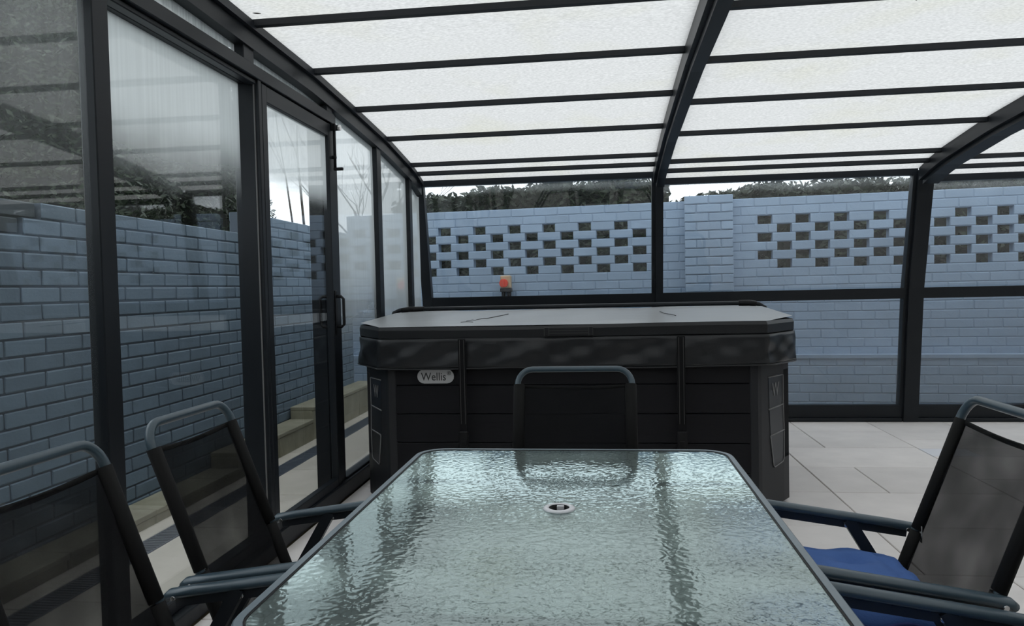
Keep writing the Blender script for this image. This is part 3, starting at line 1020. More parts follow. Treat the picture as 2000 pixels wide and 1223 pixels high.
def branch_tree(name, base, lean, h, r0, seed, label, depth=4, spread=.5, group=None):
    rr = random.Random(seed)
    t = root(name, base, label, 'tree', group)
    trunk, limbs = MB(), MB()
    def grow(p, d, L, r, lev, tgt):
        pts = [p]; rs = [r]
        q = Vector(p); dd = Vector(d)
        n = 4
        for i in range(n):
            dd = (dd + Vector((rr.uniform(-.16, .16), rr.uniform(-.16, .16), rr.uniform(-.02, .14)))).normalized()
            q = q + dd * (L / n)
            pts.append(q.copy()); rs.append(max(.0025, r * (1 - .5 * (i + 1) / n)))
        tgt.tube(pts, rs, 5)
        if lev > 0:
            for j in range(3 if lev > 1 else 4):
                k = rr.choice((1, 2, 3, 4))
                a = rr.uniform(0, 2 * PI)
                nd = (dd + Vector((math.cos(a), math.sin(a), rr.uniform(.0, .5))) * spread * 1.3).normalized()
                grow(pts[k], nd, L * rr.uniform(.55, .8), rs[k] * .65, lev - 1, limbs)
    grow(Vector(base), Vector(lean).normalized(), h, r0, depth, trunk)
    part('trunk', trunk, M['bark'], t)
    part('branches', limbs, M['bark'], t)
    return t
branch_tree('sapling', (-2.74, 6.56, -.06), (.02, .02, 1), 2.4, .016, 3, 'thin bare sapling behind the left brick wall, left of two seen through the door', 1, .22, 'bare saplings behind the left wall')
branch_tree('sapling', (-2.71, 6.70, -.06), (.07, .02, 1), 2.5, .020, 12, 'thin bare leaning sapling behind the left brick wall, right of two seen through the door', 1, .22, 'bare saplings behind the left wall')
branch_tree('bare_tree', (-3.75, 12.2, -.06), (.05, 0, 1), 2.3, .085, 21, 'bare winter tree seen through the misted pane past the door', 4, .6)

def hedge(x0, x1, yfun, w, hfun, seed, label, n, size=.05, along='x'):
    rr = random.Random(seed)
    cx = (x0 + x1) / 2
    t = root('hedge', (cx, yfun(cx), -.06) if along == 'x' else (yfun(cx), cx, -.06), label, 'hedge', 'dark clipped hedges around the enclosure')
    core = MB()
    nseg = max(4, int((x1 - x0) / .3))
    vs = []
    for i in range(nseg + 1):
        x = x0 + (x1 - x0) * i / nseg
        h = hfun(x) - .10
        y = yfun(x)
        wl_ = w * .40
        for yy, zz in ((y - wl_, -.06), (y - wl_, h - .05), (y - wl_ * .5, h), (y + wl_ * .5, h), (y + wl_, h - .05), (y + wl_, -.06)):
            j = rr.uniform(-.02, .02)
            vs.append((x, yy + j, zz + j) if along == 'x' else (yy + j, x, zz + j))
    fs = []
    for i in range(nseg):
        for k in range(5):
            fs.append((i * 6 + k, i * 6 + k + 1, (i + 1) * 6 + k + 1, (i + 1) * 6 + k))
    fs.append(tuple(range(6)))
    fs.append(tuple(nseg * 6 + k for k in range(6)))
    core.add(vs, fs)
    part('solid_core', core, M['leaf_core'], t)
    pts = []
    while len(pts) < n:
        x = rr.uniform(x0, x1)
        h = hfun(x) + rr.uniform(-.06, .07)
        y = yfun(x)
        if rr.random() < .45:
            p = (x, y + rr.uniform(-w / 2, w / 2), h - abs(rr.gauss(0, .05)))
        else:
            p = (x, y + rr.choice((-1, -1, -1, 1)) * (w / 2 - abs(rr.gauss(0, .03))), rr.uniform(.2, 1) * h)
        pts.append(p if along == 'x' else (p[1], p[0], p[2]))
    o = part('foliage', leaf_cloud(pts, size, rr), M['leaf2'], t)
    o['kind'] = 'stuff'
    return t
yb = lambda x: 8.35 - .0875 * x
hedge(-2.35, .72, yb, .75, lambda x: 2.10 + .14 * math.sin(max(0, min(1, (x + 2.2) / 2.2)) * PI / 2) + .025 * math.sin(9 * x), 5, 'tall dark hedge behind the back brick wall, left of the pier', 15000)
hedge(.80, 7.4, yb, .75, lambda x: 1.88 + .23 * max(0, min(1, (x - .7) / .9)) ** .6 + .02 * math.sin(8 * x), 6, 'long dark hedge behind the back brick wall, right of the pier', 20000)
hedge(-2.0, 7.2, lambda x: 8.2, .8, lambda x: 2.5 + .05 * math.sin(3 * x), 8, 'dark hedge beyond the far right end of the enclosure', 8000, .08, along='y')

# ================================================================== HOT TUB
TXC, TYC = -.177, 4.70
def octo(x0, x1, y0, y1, cx, cy):
    return [(x0 + cx, y0), (x1 - cx, y0), (x1, y0 + cy), (x1, y1 - cy), (x1 - cx, y1), (x0 + cx, y1), (x0, y1 - cy), (x0, y0 + cy)]
tub = root('hot_tub', (TXC, TYC, 0), 'square black panelled hot tub with angled corner posts and silver badge', 'hot tub')
CX0, CX1, CY0, CY1 = -1.285, .932, 3.665, 5.735
part('shell', MB().prism(octo(CX0 + .03, CX1 - .03, CY0 + .03, CY1 - .03, .19, .25), .02, .80), M['cab'], tub)
part('base_tray', MB().prism(octo(CX0 + .02, CX1 - .02, CY0 + .02, CY1 - .02, .19, .25), 0, .05), M['black'], tub)
ZB = [.05, .205, .352, .499, .646, .79]
for za, zb in zip(ZB, ZB[1:]):
    part('board', MB().bbox(CX0 + .205, CX1 - .205, CY0, CY0 + .045, za + .0015, zb - .0015, .003), M['cab'], tub)
    part('board', MB().bbox(CX0 + .205, CX1 - .205, CY1 - .045, CY1, za + .0015, zb - .0015, .003), M['cab'], tub)
    part('board', MB().bbox(CX0, CX0 + .045, CY0 + .27, CY1 - .27, za + .0015, zb - .0015, .003), M['cab'], tub)
    part('board', MB().bbox(CX1 - .045, CX1, CY0 + .27, CY1 - .27, za + .0015, zb - .0015, .003), M['cab'], tub)
def corner(px, py, qx, qy, label_w):
    """corner post: face from front point p to side point q"""
    p = Vector((px, py, 0)); q = Vector((qx, qy, 0))
    t = (q - p).normalized()
    W = (q - p).length
    nrm = Vector((t.y, -t.x, 0))
    cen = Vector((TXC, TYC, 0))
    if nrm.dot(cen - p) > 0:
        nrm = -nrm
    def F(a, z, out):
        v = p + t * (a * W) + nrm * out
        return (v.x, v.y, z)
    mb = MB()
    prof = [(-.06, -.02), (-.03, .012), (.05, .016), (.10, .016), (.80, .016), (.83, -.012), (.96, -.012), (1.0, .012), (1.05, -.02)]
    vs = []
    for z in (.02, .80):
        vs += [F(a, z, o) for a, o in prof]
        vs += [F(1.0, z, -.10), F(0.0, z, -.10)]
    n = len(prof) + 2
    fs = [(i, (i + 1) % n, n + (i + 1) % n, n + i) for i in range(n)] + [tuple(range(n)), tuple(range(2 * n - 1, n - 1, -1))]
    mb.add(vs, fs)
    # the groove stops short of head and foot
    for za, zb in ((.02, .24), (.69, .80)):
        b = [F(.80, za, .016), F(1.0, za, .012), F(1.0, zb, .012), F(.80, zb, .016), F(.80, za, -.014), F(1.0, za, -.014), F(1.0, zb, -.014), F(.80, zb, -.014)]
        mb.add(b, [(0, 1, 2, 3), (7, 6, 5, 4), (0, 4, 5, 1), (2, 6, 7, 3)])
    cp = part('corner_post', mb, M['cab_corner'], tub)
    # inset panels with pale outlines
    pn = MB()
    outl = [(.27, .672), (.76, .672), (.78, .378), (.74, .225), (.42, .212), (.33, .372)]
    vs = [F(a, z, .018) for a, z in outl] + [F(a, z, .010) for a, z in outl]
    m_ = len(outl)
    pn.add(vs, [tuple(range(m_))] + [(i, m_ + i, m_ + (i + 1) % m_, (i + 1) % m_) for i in range(m_)])
    sub('inset_panel', pn, M['cab_panel'], cp, tub)
    tr = MB()
    tr.tube([F(.74, .666, .019), F(.26, .668, .019)], .0030, 6)
    tr.tube([F(.27, .508, .019), F(.77, .516, .019)], .0038, 6)
    tr.tube([F(.33, .376, .019), F(.79, .384, .019)], .0038, 6)
    tr.tube([F(.32, .376, .019), F(.42, .222, .019), F(.46, .213, .019), F(.74, .226, .019), F(.78, .24, .019), F(.79, .384, .019), F(.76, .52, .019), F(.765, .666, .019)], .0030, 6)
    sub('outline_trim', tr, M['trim'], cp, tub)
    me = text_mesh('W', .095, .0008)
    o = bpy.data.objects.new('emblem', me)
    me.materials.append(M['trim'])
    COL.objects.link(o)
    o.parent = cp
    c = F(.50, .598, .0195)
    right = t if t.x > 0 else -t
    o.matrix_local = Matrix((( right.x * .75, 0, nrm.x, c[0] - TXC), (right.y * .75, 0, nrm.y, c[1] - TYC), (0, 1, 0, c[2]), (0, 0, 0, 1)))
corner(CX1 - .200, CY0, CX1, CY0 + .265, True)
corner(CX0 + .195, CY0, CX0, CY0 + .265, True)
corner(CX1 - .200, CY1, CX1, CY1 - .265, True)
corner(CX0 + .195, CY1, CX0, CY1 - .265, True)
# badge
bd = MB()
bcx, bcz, bw, bh = -.848, .693, .095, .036
poly = []
for i in range(9):
    a = -PI / 2 + PI * i / 8
    poly.append((bcx + bw - bh + bh * math.cos(a), bcz + bh * math.sin(a)))
for i in range(9):
    a = PI / 2 + PI * i / 8
    poly.append((bcx - bw + bh + bh * math.cos(a), bcz + bh * math.sin(a)))
n = len(poly)
bd.add([(x, CY0 - .008, z) for x, z in poly] + [(x, CY0 + .002, z) for x, z in poly], [tuple(range(n))] + [(i, n + i, n + (i + 1) % n, (i + 1) % n) for i in range(n)])
badge = part('badge', bd, M['badge'], tub, 'silver pill-shaped badge with dark lettering')
def front_text(body, size, x, z, y, mat, parent, sx=1.0):
    me = text_mesh(body, size, .0012)
    me.materials.append(mat)
    o = bpy.data.objects.new('lettering', me)
    COL.objects.link(o)
    o.parent = parent
    o.matrix_local = Matrix(((sx, 0, 0, x - TXC), (0, 0, -1, y - TYC), (0, 1, 0, z), (0, 0, 0, 1)))
    return o
front_text('Wellis', .058, bcx - .010, bcz - .003, CY0 - .009, M['ink'], badge, .88)
front_text('\u00ae', .026, bcx + .070, bcz + .014, CY0 - .009, M['ink'], badge)

# ---- cover
cov = root('hot_tub_cover', (TXC, TYC, .735), 'charcoal vinyl tub cover with hanging skirt and two straps', 'cover')
OX0, OX1, OY0, OY1 = -1.312, .958, 3.630, 5.770
oc = octo(OX0, OX1, OY0, OY1, .185, .265)
def cover_z(y):
    u = 1 - abs(y - TYC) / (OY1 - TYC)
    return .950 + .042 * max(0.0, min(1, u * 1.1)) ** .9
def dens(poly, step):
    out = []
    for (ax, ay), (bx_, by) in zip(poly, poly[1:] + poly[:1]):
        L = math.hypot(bx_ - ax, by - ay)
        m_ = max(1, int(L / step))
        for i in range(m_):
            f = i / m_
            out.append((ax + (bx_ - ax) * f, ay + (by - ay) * f))
    return out
ring = dens(oc, .035)
mb = MB()
n = len(ring)
vs = []
lev = [(0.0, .882, 1), (0.006, .890, 1), (0.008, .930, 1), (0.0, .947, 1)]
def inset(pt, d):
    v = Vector((TXC - pt[0], TYC - pt[1]))
    L = v.length
    return (pt[0] + v.x / L * d, pt[1] + v.y / L * d)
for d, z, _ in lev:
    for p in ring:
        q = inset(p, -d)
        vs.append((q[0], q[1], z + .004 * math.sin(p[0] * 3)))
fs = []
for j in range(len(lev) - 1):
    for i in range(n):
        k = (i + 1) % n
        fs.append((j * n + i, j * n + k, (j + 1) * n + k, (j + 1) * n + i))
fs.append(tuple(reversed(range(n))))
mb.add(vs, fs, 0, False)
slab_part = part('foam_slab', mb, M['vinyl'], cov)
# top skin: concentric rings rising to the fold
mb = MB()
rings_n = 14
vs = []
for j in range(rings_n + 1):
    f = j / rings_n
    for p in ring:
        x = p[0] + (TXC - p[0]) * f
        yy = p[1] + (TYC - p[1]) * f
        z = cover_z(yy) + (.003 * math.sin(7 * x + 2 * yy) + .002 * math.sin(17 * x - 5 * yy)) * min(1, f * 6)
        if abs(yy - TYC) < .03: z -= .006
        vs.append((x, yy, z - (.002 if j == 0 else 0)))
fs = []
for j in range(rings_n):
    for i in range(n):
        k = (i + 1) % n
        fs.append((j * n + i, j * n + k, (j + 1) * n + k, (j + 1) * n + i))
mb.add(vs, fs, 0, True)
part('top_skin', mb, M['vinyl_sheen'], cov)
# hanging skirt with soft creases
mb = MB()
rs = dens(oc, .02)
n = len(rs)
vs = []
NL = 9
per = 0.0
acc = []
for i, p in enumerate(rs):
    acc.append(per)
    q = rs[(i + 1) % n]
    per += math.hypot(q[0] - p[0], q[1] - p[1])
def crease(u, v):
    return (.009 * math.sin(u * 9.5 + 1.3 * math.sin(u * 3.1)) * math.sin(v * PI * .9 + .15 * math.sin(u * 6))
            + .007 * math.sin(u * 21 + 5 * v + 2 * math.sin(u * 2.2)) * math.sin(v * PI)
            + .003 * math.sin(u * 37 - 7 * v) * math.sin(v * PI))
for side in (0, 1):
    for j in range(NL + 1):
        v = j / NL
        for i, p in enumerate(rs):
            d = .010 + crease(acc[i], v) + .010 * v - side * .005
            q = inset(p, -d)
            vs.append((q[0], q[1], .886 - .150 * v - (.003 * math.sin(acc[i] * 6) if j == NL else 0)))
fs = []
B = (NL + 1) * n
for j in range(NL):
    for i in range(n):
        k = (i + 1) % n
        fs.append((j * n + k, j * n + i, (j + 1) * n + i, (j + 1) * n + k))
        fs.append((B + j * n + i, B + j * n + k, B + (j + 1) * n + k, B + (j + 1) * n + i))
for i in range(n):
    k = (i + 1) % n
    fs.append((NL * n + k, NL * n + i, B + NL * n + i, B + NL * n + k))
    fs.append((i, k, B + k, B + i))
mb.add(vs, fs, 0, True)
sk = part('skirt', mb, M['vinyl'], cov)
# hem welt
sub('hem', MB().tube([(*inset(p, -.0215), .737 - .003 * math.sin(acc[i] * 6)) for i, p in enumerate(rs) if i % 2 == 0], .004, 6, closed=True), M['vinyl'], sk, cov)
# straps on the front
for sx in (-.698, .370):
    w = .019
    yv = OY0 - .030
    st = MB()
    st.bbox(sx - w, sx + w, yv - .004, yv, .738, .885, .001)
    st.bbox(sx - w, sx + w, yv - .002, yv + .006, .40, .742, .001)
    so = part('strap', st, M['strap'], cov)
    sub('strap_edge_stitch', MB().box(sx - w * .62, sx - w * .50, yv - .0055, yv - .003, .46, .88).box(sx + w * .50, sx + w * .62, yv - .0055, yv - .003, .46, .88), M['stitch'], so, cov)
    sub('buckle', MB().bbox(sx - .024, sx + .024, yv - .014, yv + .012, .335, .425, .004).bbox(sx - .012, sx + .012, yv - .018, yv - .010, .35, .38, .002).bbox(sx - .018, sx + .018, yv + .0, yv + .035, .315, .36, .003), M['black'], so, cov)
# stitched lifting patch
pa = part('grab_patch', MB().bbox(-.288, -.048, OY0 - .016, OY0 - .004, .893, .936, .002), M['vinyl'], cov)
ps = MB()
for xx in (-.288, -.265, -.070, -.050):
    ps.box(xx, xx + .0025, OY0 - .0175, OY0 - .0155, .893, .936)
for zz in (.905, .918, .930):
    ps.box(-.262, -.072, OY0 - .0175, OY0 - .0155, zz, zz + .0022)
sub('stitching', ps, M['stitch'], pa, cov)
# cracks in the top skin
def stroke(pts, r=.0022):
    part('crack', MB().tube([(x, yy, cover_z(yy) + .001) for x, yy in pts], r, 4), M['ink'], cov)
stroke([(-.72, 3.86), (-.70, 3.92), (-.68, 3.90), (-.66, 4.0), (-.63, 4.02), (-.60, 4.12), (-.55, 4.3)])
stroke([(-.735, 3.78), (-.70, 3.80), (-.67, 3.775)], .004)
stroke([(.325, 4.30), (.34, 4.15), (.38, 4.02), (.385, 3.98)])
# ---- lifter bar lying along the fold
lf = root('cover_lifter', (TXC, 4.68, .99), 'black tubular lifter bar lying across the tub cover fold', 'lifter bar')
yb_, zb_ = 4.685, 1.010
part('bar', MB().tube([(-1.365, yb_, .86), (-1.365, yb_, .955), (-1.352, yb_, .988), (-1.315, yb_, 1.004), (-1.27, yb_, zb_), (.90, yb_, zb_), (.955, yb_, 1.002), (.990, yb_, .980), (1.008, yb_, .93), (1.008, yb_, .86)], .0135, 10), M['frame'], lf)
part('foam_grip', MB().tube([(.835, yb_, zb_), (.90, yb_, zb_), (.938, yb_, 1.003)], .0185, 10), M['black'], lf)
part('foam_grip', MB().tube([(-1.15, yb_, zb_), (-1.25, yb_, zb_), (-1.30, yb_, 1.002)], .0175, 10), M['black'], lf)

# ================================================================== TABLE
TX0, TX1, TY0_, TY1_ = -.485, .312, .832, 1.912
TZ = .71
tbl = root('garden_table', ((TX0 + TX1) / 2, (TY0_ + TY1_) / 2, 0), 'glass topped garden table with rippled glass and grey metal rim', 'table')
def rrect(x0, x1, y0, y1, r, n=8):
    out = []
    for cx, cy, a in ((x1 - r, y0 + r, -PI / 2), (x1 - r, y1 - r, 0), (x0 + r, y1 - r, PI / 2), (x0 + r, y0 + r, PI)):
        for i in range(n + 1):
            out.append((cx + r * math.cos(a + PI / 2 * i / n), cy + r * math.sin(a + PI / 2 * i / n)))
    return out
R_ = .075
outer = rrect(TX0, TX1, TY0_, TY1_, R_)
mid_ = rrect(TX0 + .003, TX1 - .003, TY0_ + .003, TY1_ - .003, R_ - .003)
inner = rrect(TX0 + .014, TX1 - .014, TY0_ + .014, TY1_ - .014, R_ - .014)
mb = MB()
n = len(outer)
vs = [(x, y, TZ - .028) for x, y in outer] + [(x, y, TZ - .003) for x, y in outer] + [(x, y, TZ) for x, y in mid_] + [(x, y, TZ) for x, y in inner] + [(x, y, TZ - .028) for x, y in inner]
fs = []
for j in range(4):
    for i in range(n):
        k = (i + 1) % n
        fs.append((j * n + i, j * n + k, (j + 1) * n + k, (j + 1) * n + i))
for i in range(n):
    k = (i + 1) % n
    fs.append((4 * n + i, 4 * n + k, k, i))
mb.add(vs, fs)
rim = part('rim', mb, M['table_rim'], tbl)
seal = MB()
in2 = rrect(TX0 + .0175, TX1 - .0175, TY0_ + .0175, TY1_ - .0175, R_ - .0175)
vs = [(x, y, TZ - .001) for x, y in inner] + [(x, y, TZ - .001) for x, y in in2] + [(x, y, TZ - .009) for x, y in inner] + [(x, y, TZ - .009) for x, y in in2]
fs = [(i, (i + 1) % n, n + (i + 1) % n, n + i) for i in range(n)] + [(2 * n + i, 3 * n + i, 3 * n + (i + 1) % n, 2 * n + (i + 1) % n) for i in range(n)] + [(n + i, n + (i + 1) % n, 3 * n + (i + 1) % n, 3 * n + i) for i in range(n)]
seal.add(vs, fs)
sub('edge_seal', seal, M['black'], rim, tbl)
# glass with a hole for the parasol
HX, HY, HR = -.089, 1.392, .020
mb = MB()
m_ = 36
def ray_edge(a):
    dx, dy = math.cos(a), math.sin(a)
    best = 9
    for (ax, ay), (bx_, by) in zip(in2, in2[1:] + in2[:1]):
        ex, ey = bx_ - ax, by - ay
        den = dx * ey - dy * ex
        if abs(den) < 1e-9: continue
        t = ((ax - HX) * ey - (ay - HY) * ex) / den
        u = ((ax - HX) * dy - (ay - HY) * dx) / den
        if t > 0 and -1e-6 <= u <= 1 + 1e-6:
            best = min(best, t)
    return (HX + dx * best, HY + dy * best)
angs = sorted(set([2 * PI * i / m_ for i in range(m_)] + [math.atan2(y - HY, x - HX) % (2 * PI) for x, y in in2]))
m_ = len(angs)
ei = [(HX + HR * math.cos(a), HY + HR * math.sin(a)) for a in angs]
eo = [ray_edge(a) for a in angs]
zt, zb2 = TZ - .002, TZ - .008
vs = [(x, y, zt) for x, y in ei] + [(x, y, zt) for x, y in eo] + [(x, y, zb2) for x, y in ei] + [(x, y, zb2) for x, y in eo]
mb.add(vs, [(i, m_ + i, m_ + (i + 1) % m_, (i + 1) % m_) for i in range(m_)], 0)
b0 = len(mb.v) - len(vs)
for i in range(m_):
    k = (i + 1) % m_
    mb.f.append((b0 + 2 * m_ + i, b0 + 2 * m_ + k, b0 + 3 * m_ + k, b0 + 3 * m_ + i)); mb.mi.append(1); mb.sm.append(False)
    mb.f.append((b0 + i, b0 + k, b0 + 2 * m_ + k, b0 + 2 * m_ + i)); mb.mi.append(1); mb.sm.append(False)
part('glass_top', mb, [M['tglass'], M['tglass_under']], tbl)
def ring_lathe(prof, seg=28):
    mb = MB()
    vs = []
    for r, z in prof:
        vs += [(HX + r * math.cos(2 * PI * k / seg), HY + r * math.sin(2 * PI * k / seg), z) for k in range(seg)]
    m2 = len(prof)
    fs = []
    for j in range(m2):
        jn = (j + 1) % m2
        for k in range(seg):
            kn = (k + 1) % seg
            fs.append((j * seg + k, j * seg + kn, jn * seg + kn, jn * seg + k))
    mb.add(vs, fs, 0, True)
    return mb
pr = part('parasol_ring', ring_lathe([(.0198, TZ - .002), (.0198, TZ + .0018), (.0235, TZ + .0028), (.0290, TZ + .0016), (.0312, TZ - .0016), (.0215, TZ - .0018)]), M['white_pl'], tbl, 'white plastic ring around the parasol hole')
sub('ring_sleeve', ring_lathe([(.0188, TZ - .06), (.0188, TZ + .0012), (.0196, TZ + .0012), (.0196, TZ - .06)]), M['black'], pr, tbl)
sub('ring_clip', MB().bbox(HX - .005, HX + .009, HY + .012, HY + .0180, TZ - .03, TZ + .0005, .001), M['white_pl'], pr, tbl)
for sx, sy in ((0, 0), (1, 0), (1, 1), (0, 1)):
    x = -.235 if sx == 0 else .065
    y = .93 if sy == 0 else 1.60
    ex = -.015 if sx == 0 else .015
    lg = part('leg', MB().tube([(x, y, TZ - .02), (x + ex, y, 0.012)], .0155, 10), M['tube_dark'], tbl)
    sub('foot', MB().tube([(x + ex, y, 0.014), (x + ex, y, 0.0)], .018, 10), M['black'], lg, tbl)
for yy in (.93, 1.60):
    part('cross_rail', MB().bbox(TX0 + .01, TX1 - .01, yy - .011, yy + .011, TZ - .030, TZ - .012), M['tube_dark'], tbl)

# ================================================================== CHAIRS
SZ = .482
def sy_u(z):
    return -(z - SZ) * .375
def make_chair(HW):
    """folding sling chair; front is +x, origin on the floor below the rear of the seat"""
    P = []
    def add(name, mb, mat, par=None):
        P.append((name, mb.mesh(name, [mat] if not isinstance(mat, list) else mat), par))
        return len(P) - 1
    # back frame: two stiles and the rounded head
    top = .882
    cr = .045
    def st(z, v): return (sy_u(z), v, z)
    pts = [st(SZ - .02, -HW), st(.60, -HW)]
    for i in range(7):
        a = PI + (-PI / 2) * i / 6
        pts.append(st(top - cr + cr * math.sin(a), -HW + cr + cr * math.cos(a)))
    for i in range(7):
        a = PI / 2 - PI / 2 * i / 6
        pts.append(st(top - cr + cr * math.sin(a), HW - cr + cr * math.cos(a)))
    pts += [st(.60, HW), st(SZ - .02, HW)]
    add('back_frame', MB().tube(pts, .0092, 12), M['tube'])
    # back sling
    mb = MB()
    nu, nv = 12, 10
    zt_, zb_2 = .838, SZ - .01
    vs = []
    for s in (0, 1):
        for j in range(nu + 1):
            for i in range(nv + 1):
                v = -HW + 2 * HW * i / nv
                z = zt_ + (zb_2 - zt_) * j / nu
                z2 = z - (.010 * math.sin(PI * i / nv) if j == 0 else 0)
                sag = -.020 * math.sin(PI * i / nv) * (.55 + .45 * math.sin(PI * j / nu)) - .003 * math.sin(3 * PI * i / nv + j)
                vs.append((sy_u(z2) + sag + .0008 - s * .0016, v, z2))
    fs = []
    Bs = (nu + 1) * (nv + 1)
    for j in range(nu):
        for i in range(nv):
            a = j * (nv + 1) + i
            fs.append((a, a + nv + 1, a + nv + 2, a + 1))
            fs.append((Bs + a, Bs + a + 1, Bs + a + nv + 2, Bs + a + nv + 1))
    mb.add(vs, fs, 0, True)
    bk = add('back_sling', mb, M['sling'])
    hem = []
    for i in range(nv + 1):
        v = -HW + 2 * HW * i / nv
        z = zt_ - .010 * math.sin(PI * i / nv)
        hem.append((sy_u(z) - .020 * math.sin(PI * i / nv) * .55, v, z - .004))
    add('top_hem', MB().tube(hem, .004, 6, flat=((0, 0, 1), .0055, .0022)), M['sleeve'], bk)
    for s in (-1, 1):
        sl = MB()
        sl.tube([st(.838, s * (HW - .0045)), st(.72, s * (HW - .0055)), st(.604, s * (HW - .0045))], .016, 10, flat=((0, 1, 0), .0172, .0112))
        sl.tube([st(.600, s * (HW - .0045)), st(.52, s * (HW - .0055)), st(SZ - .012, s * (HW - .0045))], .016, 10, flat=((0, 1, 0), .0172, .0112))
        add('sling_sleeve', sl, M['sleeve'], bk)
    add('care_label', MB().bbox(sy_u(.60) - .004, sy_u(.60) - .0028, -HW + .014, -HW + .024, .580, .615, .0004), M['label'], bk)
    # seat rails, sling
    SW = HW - .004
    for s in (-1, 1):
        add('seat_rail', MB().tube([(-.02, s * SW, SZ - .010), (.40, s * SW, SZ + .012), (.43, s * (SW - .012), SZ + .008)], .0105, 10), M['tube'])
    add('front_rail', MB().tube([(.43, -SW + .012, SZ + .008), (.43, SW - .012, SZ + .008)], .0095, 10), M['tube'])
    mb = MB()
    vs = []
    for s in (0, 1):
        for j in range(9):
            for i in range(9):
                v = -SW + 2 * SW * i / 8
                u = .0 + .41 * j / 8
                z = SZ - .010 + .022 * j / 8 - .022 * math.sin(PI * i / 8) - s * .0016 + .0008
                vs.append((u, v, z))
    fs = []
    for j in range(8):
        for i in range(8):
            a = j * 9 + i
            fs.append((a, a + 9, a + 10, a + 1))
            fs.append((81 + a, 81 + a + 1, 81 + a + 10, 81 + a + 9))
    mb.add(vs, fs, 0, True)
    se = add('seat_sling', mb, M['sling'])
    for s in (-1, 1):
        add('sling_sleeve', MB().tube([(.005, s * (SW - .004), SZ - .009), (.40, s * (SW - .004), SZ + .012)], .014, 10, flat=((0, 1, 0), .018, .0135)), M['sleeve'], se)
    # arms, legs
    AW = max(.1935, HW + .0265)
    for s in (-1, 1):
        ar = add('arm', MB().tube([(-.052, s * AW, .592), (-.046, s * AW, .5985), (.0, s * AW, .6065), (.15, s * AW, .629), (.29, s * AW, .650), (.305, s * AW, .645)], .014, 12, flat=((0, 1, 0), .0145, .0095)), M['tube'])
        add('arm_underside', MB().bar((-.035, s * AW, .588), (.285, s * AW, .634), .012, .020, side=(0, 1, 0)), M['tube_dark'], ar)  # darker coat puts the arm's unlit underside into colour
        for u, z, hw in ((-.035, .596, .0155), (.09, .602, .0110)):
            add('screw', MB().tube([(u, s * AW - hw, z), (u, s * AW + hw, z)], .0040, 8), M['steel'], ar)
        fl_ = add('leg', MB().tube([(.275, s * AW, .632), (.305, s * AW, .42), (.345, s * AW, .012)], .012, 10, flat=((0, 1, 0), .010, .0135)), M['tube_dark'])
        add('foot_cap', MB().tube([(.344, s * AW, .02), (.346, s * AW, 0)], .0145, 10), M['black'], fl_)
        rl = add('leg', MB().bar((.085, s * AW * .985, .615), (-.27, s * AW * .985, .012), .018, .024, side=(0, 1, 0)), M['tube_dark'])
        add('foot_cap', MB().tube([(-.265, s * AW * .985, .02), (-.276, s * AW * .985, 0)], .0150, 10), M['black'], rl)
    add('rear_stretcher', MB().tube([(-.215, -AW, .105), (-.215, AW, .105)], .009, 8), M['tube_dark'])
    add('front_stretcher', MB().tube([(.332, -AW, .14), (.332, AW, .14)], .009, 8), M['tube_dark'])
    add('pivot_rod', MB().tube([(.012, -AW, .47), (.012, -SW, .455), (.012, SW, .455), (.012, AW, .47)], .006, 8), M['tube_dark'])
    return P
KINDS = {h: make_chair(h) for h in (.153, .166, .172)}
def place_chair(x, y, rz, label, hw=.166):
    r = root('folding_chair', (x, y, 0), label, 'chair', 'folding sling chairs around the table', rz=rz)
    objs = []
    for name, me, par in KINDS[hw]:
        o = bpy.data.objects.new(name, me)
        COL.objects.link(o)
        o.parent = r if par is None else objs[par]
        objs.append(o)
    return r
place_chair(.605, 1.470, PI, 'folding black mesh chair right of the table nearer the hot tub, blue cushion on it')
place_chair(.605, 1.012, PI, 'folding black mesh chair right of the table nearest the camera, blue cushion on it')
place_chair(-.728, 1.462, 0, 'folding black mesh chair left of the table nearer the glass door, empty seat', .153)
place_chair(-.728, 1.022, 0, 'folding black mesh chair left of the table nearest the camera, back cut by the frame', .153)
place_chair(-.088, 2.085, -PI / 2, 'folding black mesh chair at the table end in front of the hot tub', .172)

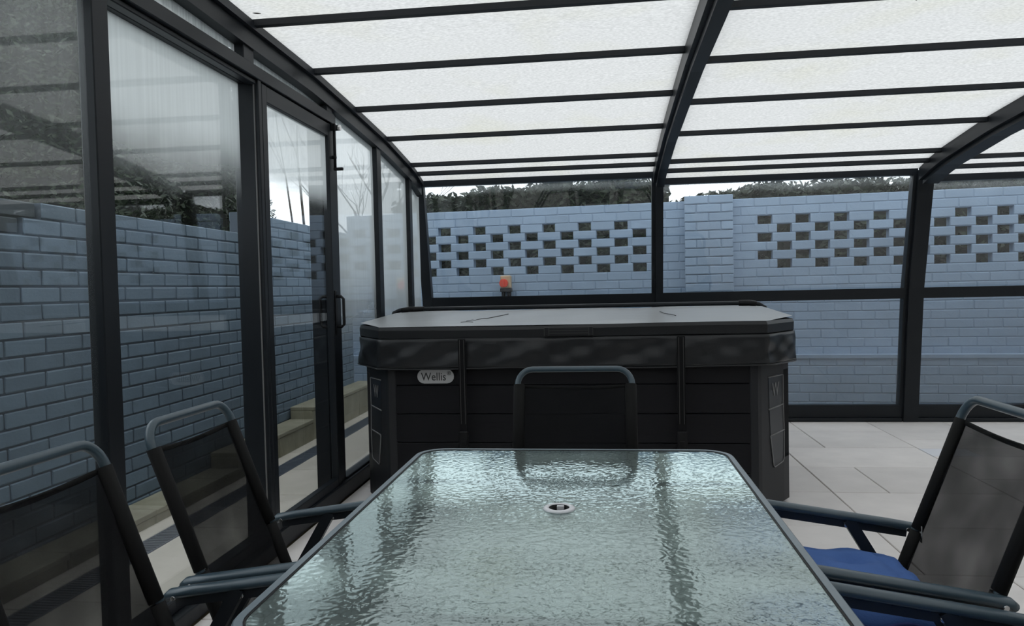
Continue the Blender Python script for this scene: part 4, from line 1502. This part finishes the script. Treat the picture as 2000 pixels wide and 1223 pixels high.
# ================================================================== CUSHIONS
def cushion(x, y, label, seed):
    rr = random.Random(seed)
    z0 = SZ + .006
    r = root('seat_cushion', (x, y, z0), label, 'cushion', 'blue tufted seat cushions')
    L, W, T = .40, .325, .088
    nx, ny = 26, 22
    def hgt(u, v, topside):
        # u,v in -1..1 : pillow with four tuft dimples and puckered edges
        e = (1 - abs(u) ** 6) * (1 - abs(v) ** 6)
        h = .58 + .42 * max(0, e) ** .45
        for tu, tv in ((-.45, -.45), (.45, -.45), (-.45, .45), (.45, .45)):
            d = math.hypot((u - tu) * 1.0, (v - tv))
            h -= .30 * math.exp(-(d / .16) ** 2)
        h += .05 * math.sin(13 * u + seed) * (abs(v) ** 5) + .05 * math.sin(12 * v + seed) * (abs(u) ** 5)
        h -= .16 * math.exp(-((max(abs(u), abs(v)) - .80) / .05) ** 2)
        return h * T
    vs = []
    for s in (0, 1):
        for j in range(ny + 1):
            for i in range(nx + 1):
                u = -1 + 2 * i / nx
                v = -1 + 2 * j / ny
                pin = 1 - .05 * (u * u * v * v)
                if s == 0:
                    vs.append((x + u * L / 2 * pin, y + v * W / 2 * pin, z0 + hgt(u, v, True)))
                else:
                    vs.append((x + u * L / 2 * pin, y + v * W / 2 * pin, z0 + .004 * (1 - max(abs(u), abs(v)))))
    fs = []
    B = (nx + 1) * (ny + 1)
    for j in range(ny):
        for i in range(nx):
            a = j * (nx + 1) + i
            fs.append((a, a + 1, a + nx + 2, a + nx + 1))
            fs.append((B + a, B + a + nx + 1, B + a + nx + 2, B + a + 1))
    edge = [i for i in range(nx + 1)] + [j * (nx + 1) + nx for j in range(1, ny + 1)] + [ny * (nx + 1) + i for i in range(nx - 1, -1, -1)] + [j * (nx + 1) for j in range(ny - 1, 0, -1)]
    for a, b in zip(edge, edge[1:] + edge[:1]):
        fs.append((b, a, B + a, B + b))
    mb = MB()
    mb.add(vs, fs, 0, True)
    part('pad', mb, M['cushion'], r)
    rim_ = []
    for a in edge:
        p = vs[a]
        rim_.append((p[0], p[1], p[2] - .002))
    part('piping', MB().tube(rim_, .005, 6, closed=True), M['piping'], r)
    for tu, tv in ((-.45, -.45), (.45, -.45), (-.45, .45), (.45, .45)):
        z = z0 + hgt(tu, tv, True)
        part('tuft_button', MB().tube([(x + tu * L / 2, y + tv * W / 2, z - .004), (x + tu * L / 2, y + tv * W / 2, z + .004)], .010, 10), M['piping'], r)
    return r
cushion(.605 - .205, 1.470, 'blue cotton seat cushion on the right chair nearer the hot tub', 1)
cushion(.605 - .205, 1.012, 'blue cotton seat cushion on the right chair nearest the camera', 2)

# custom origin tags are not needed after building
bpy.context.view_layer.update()
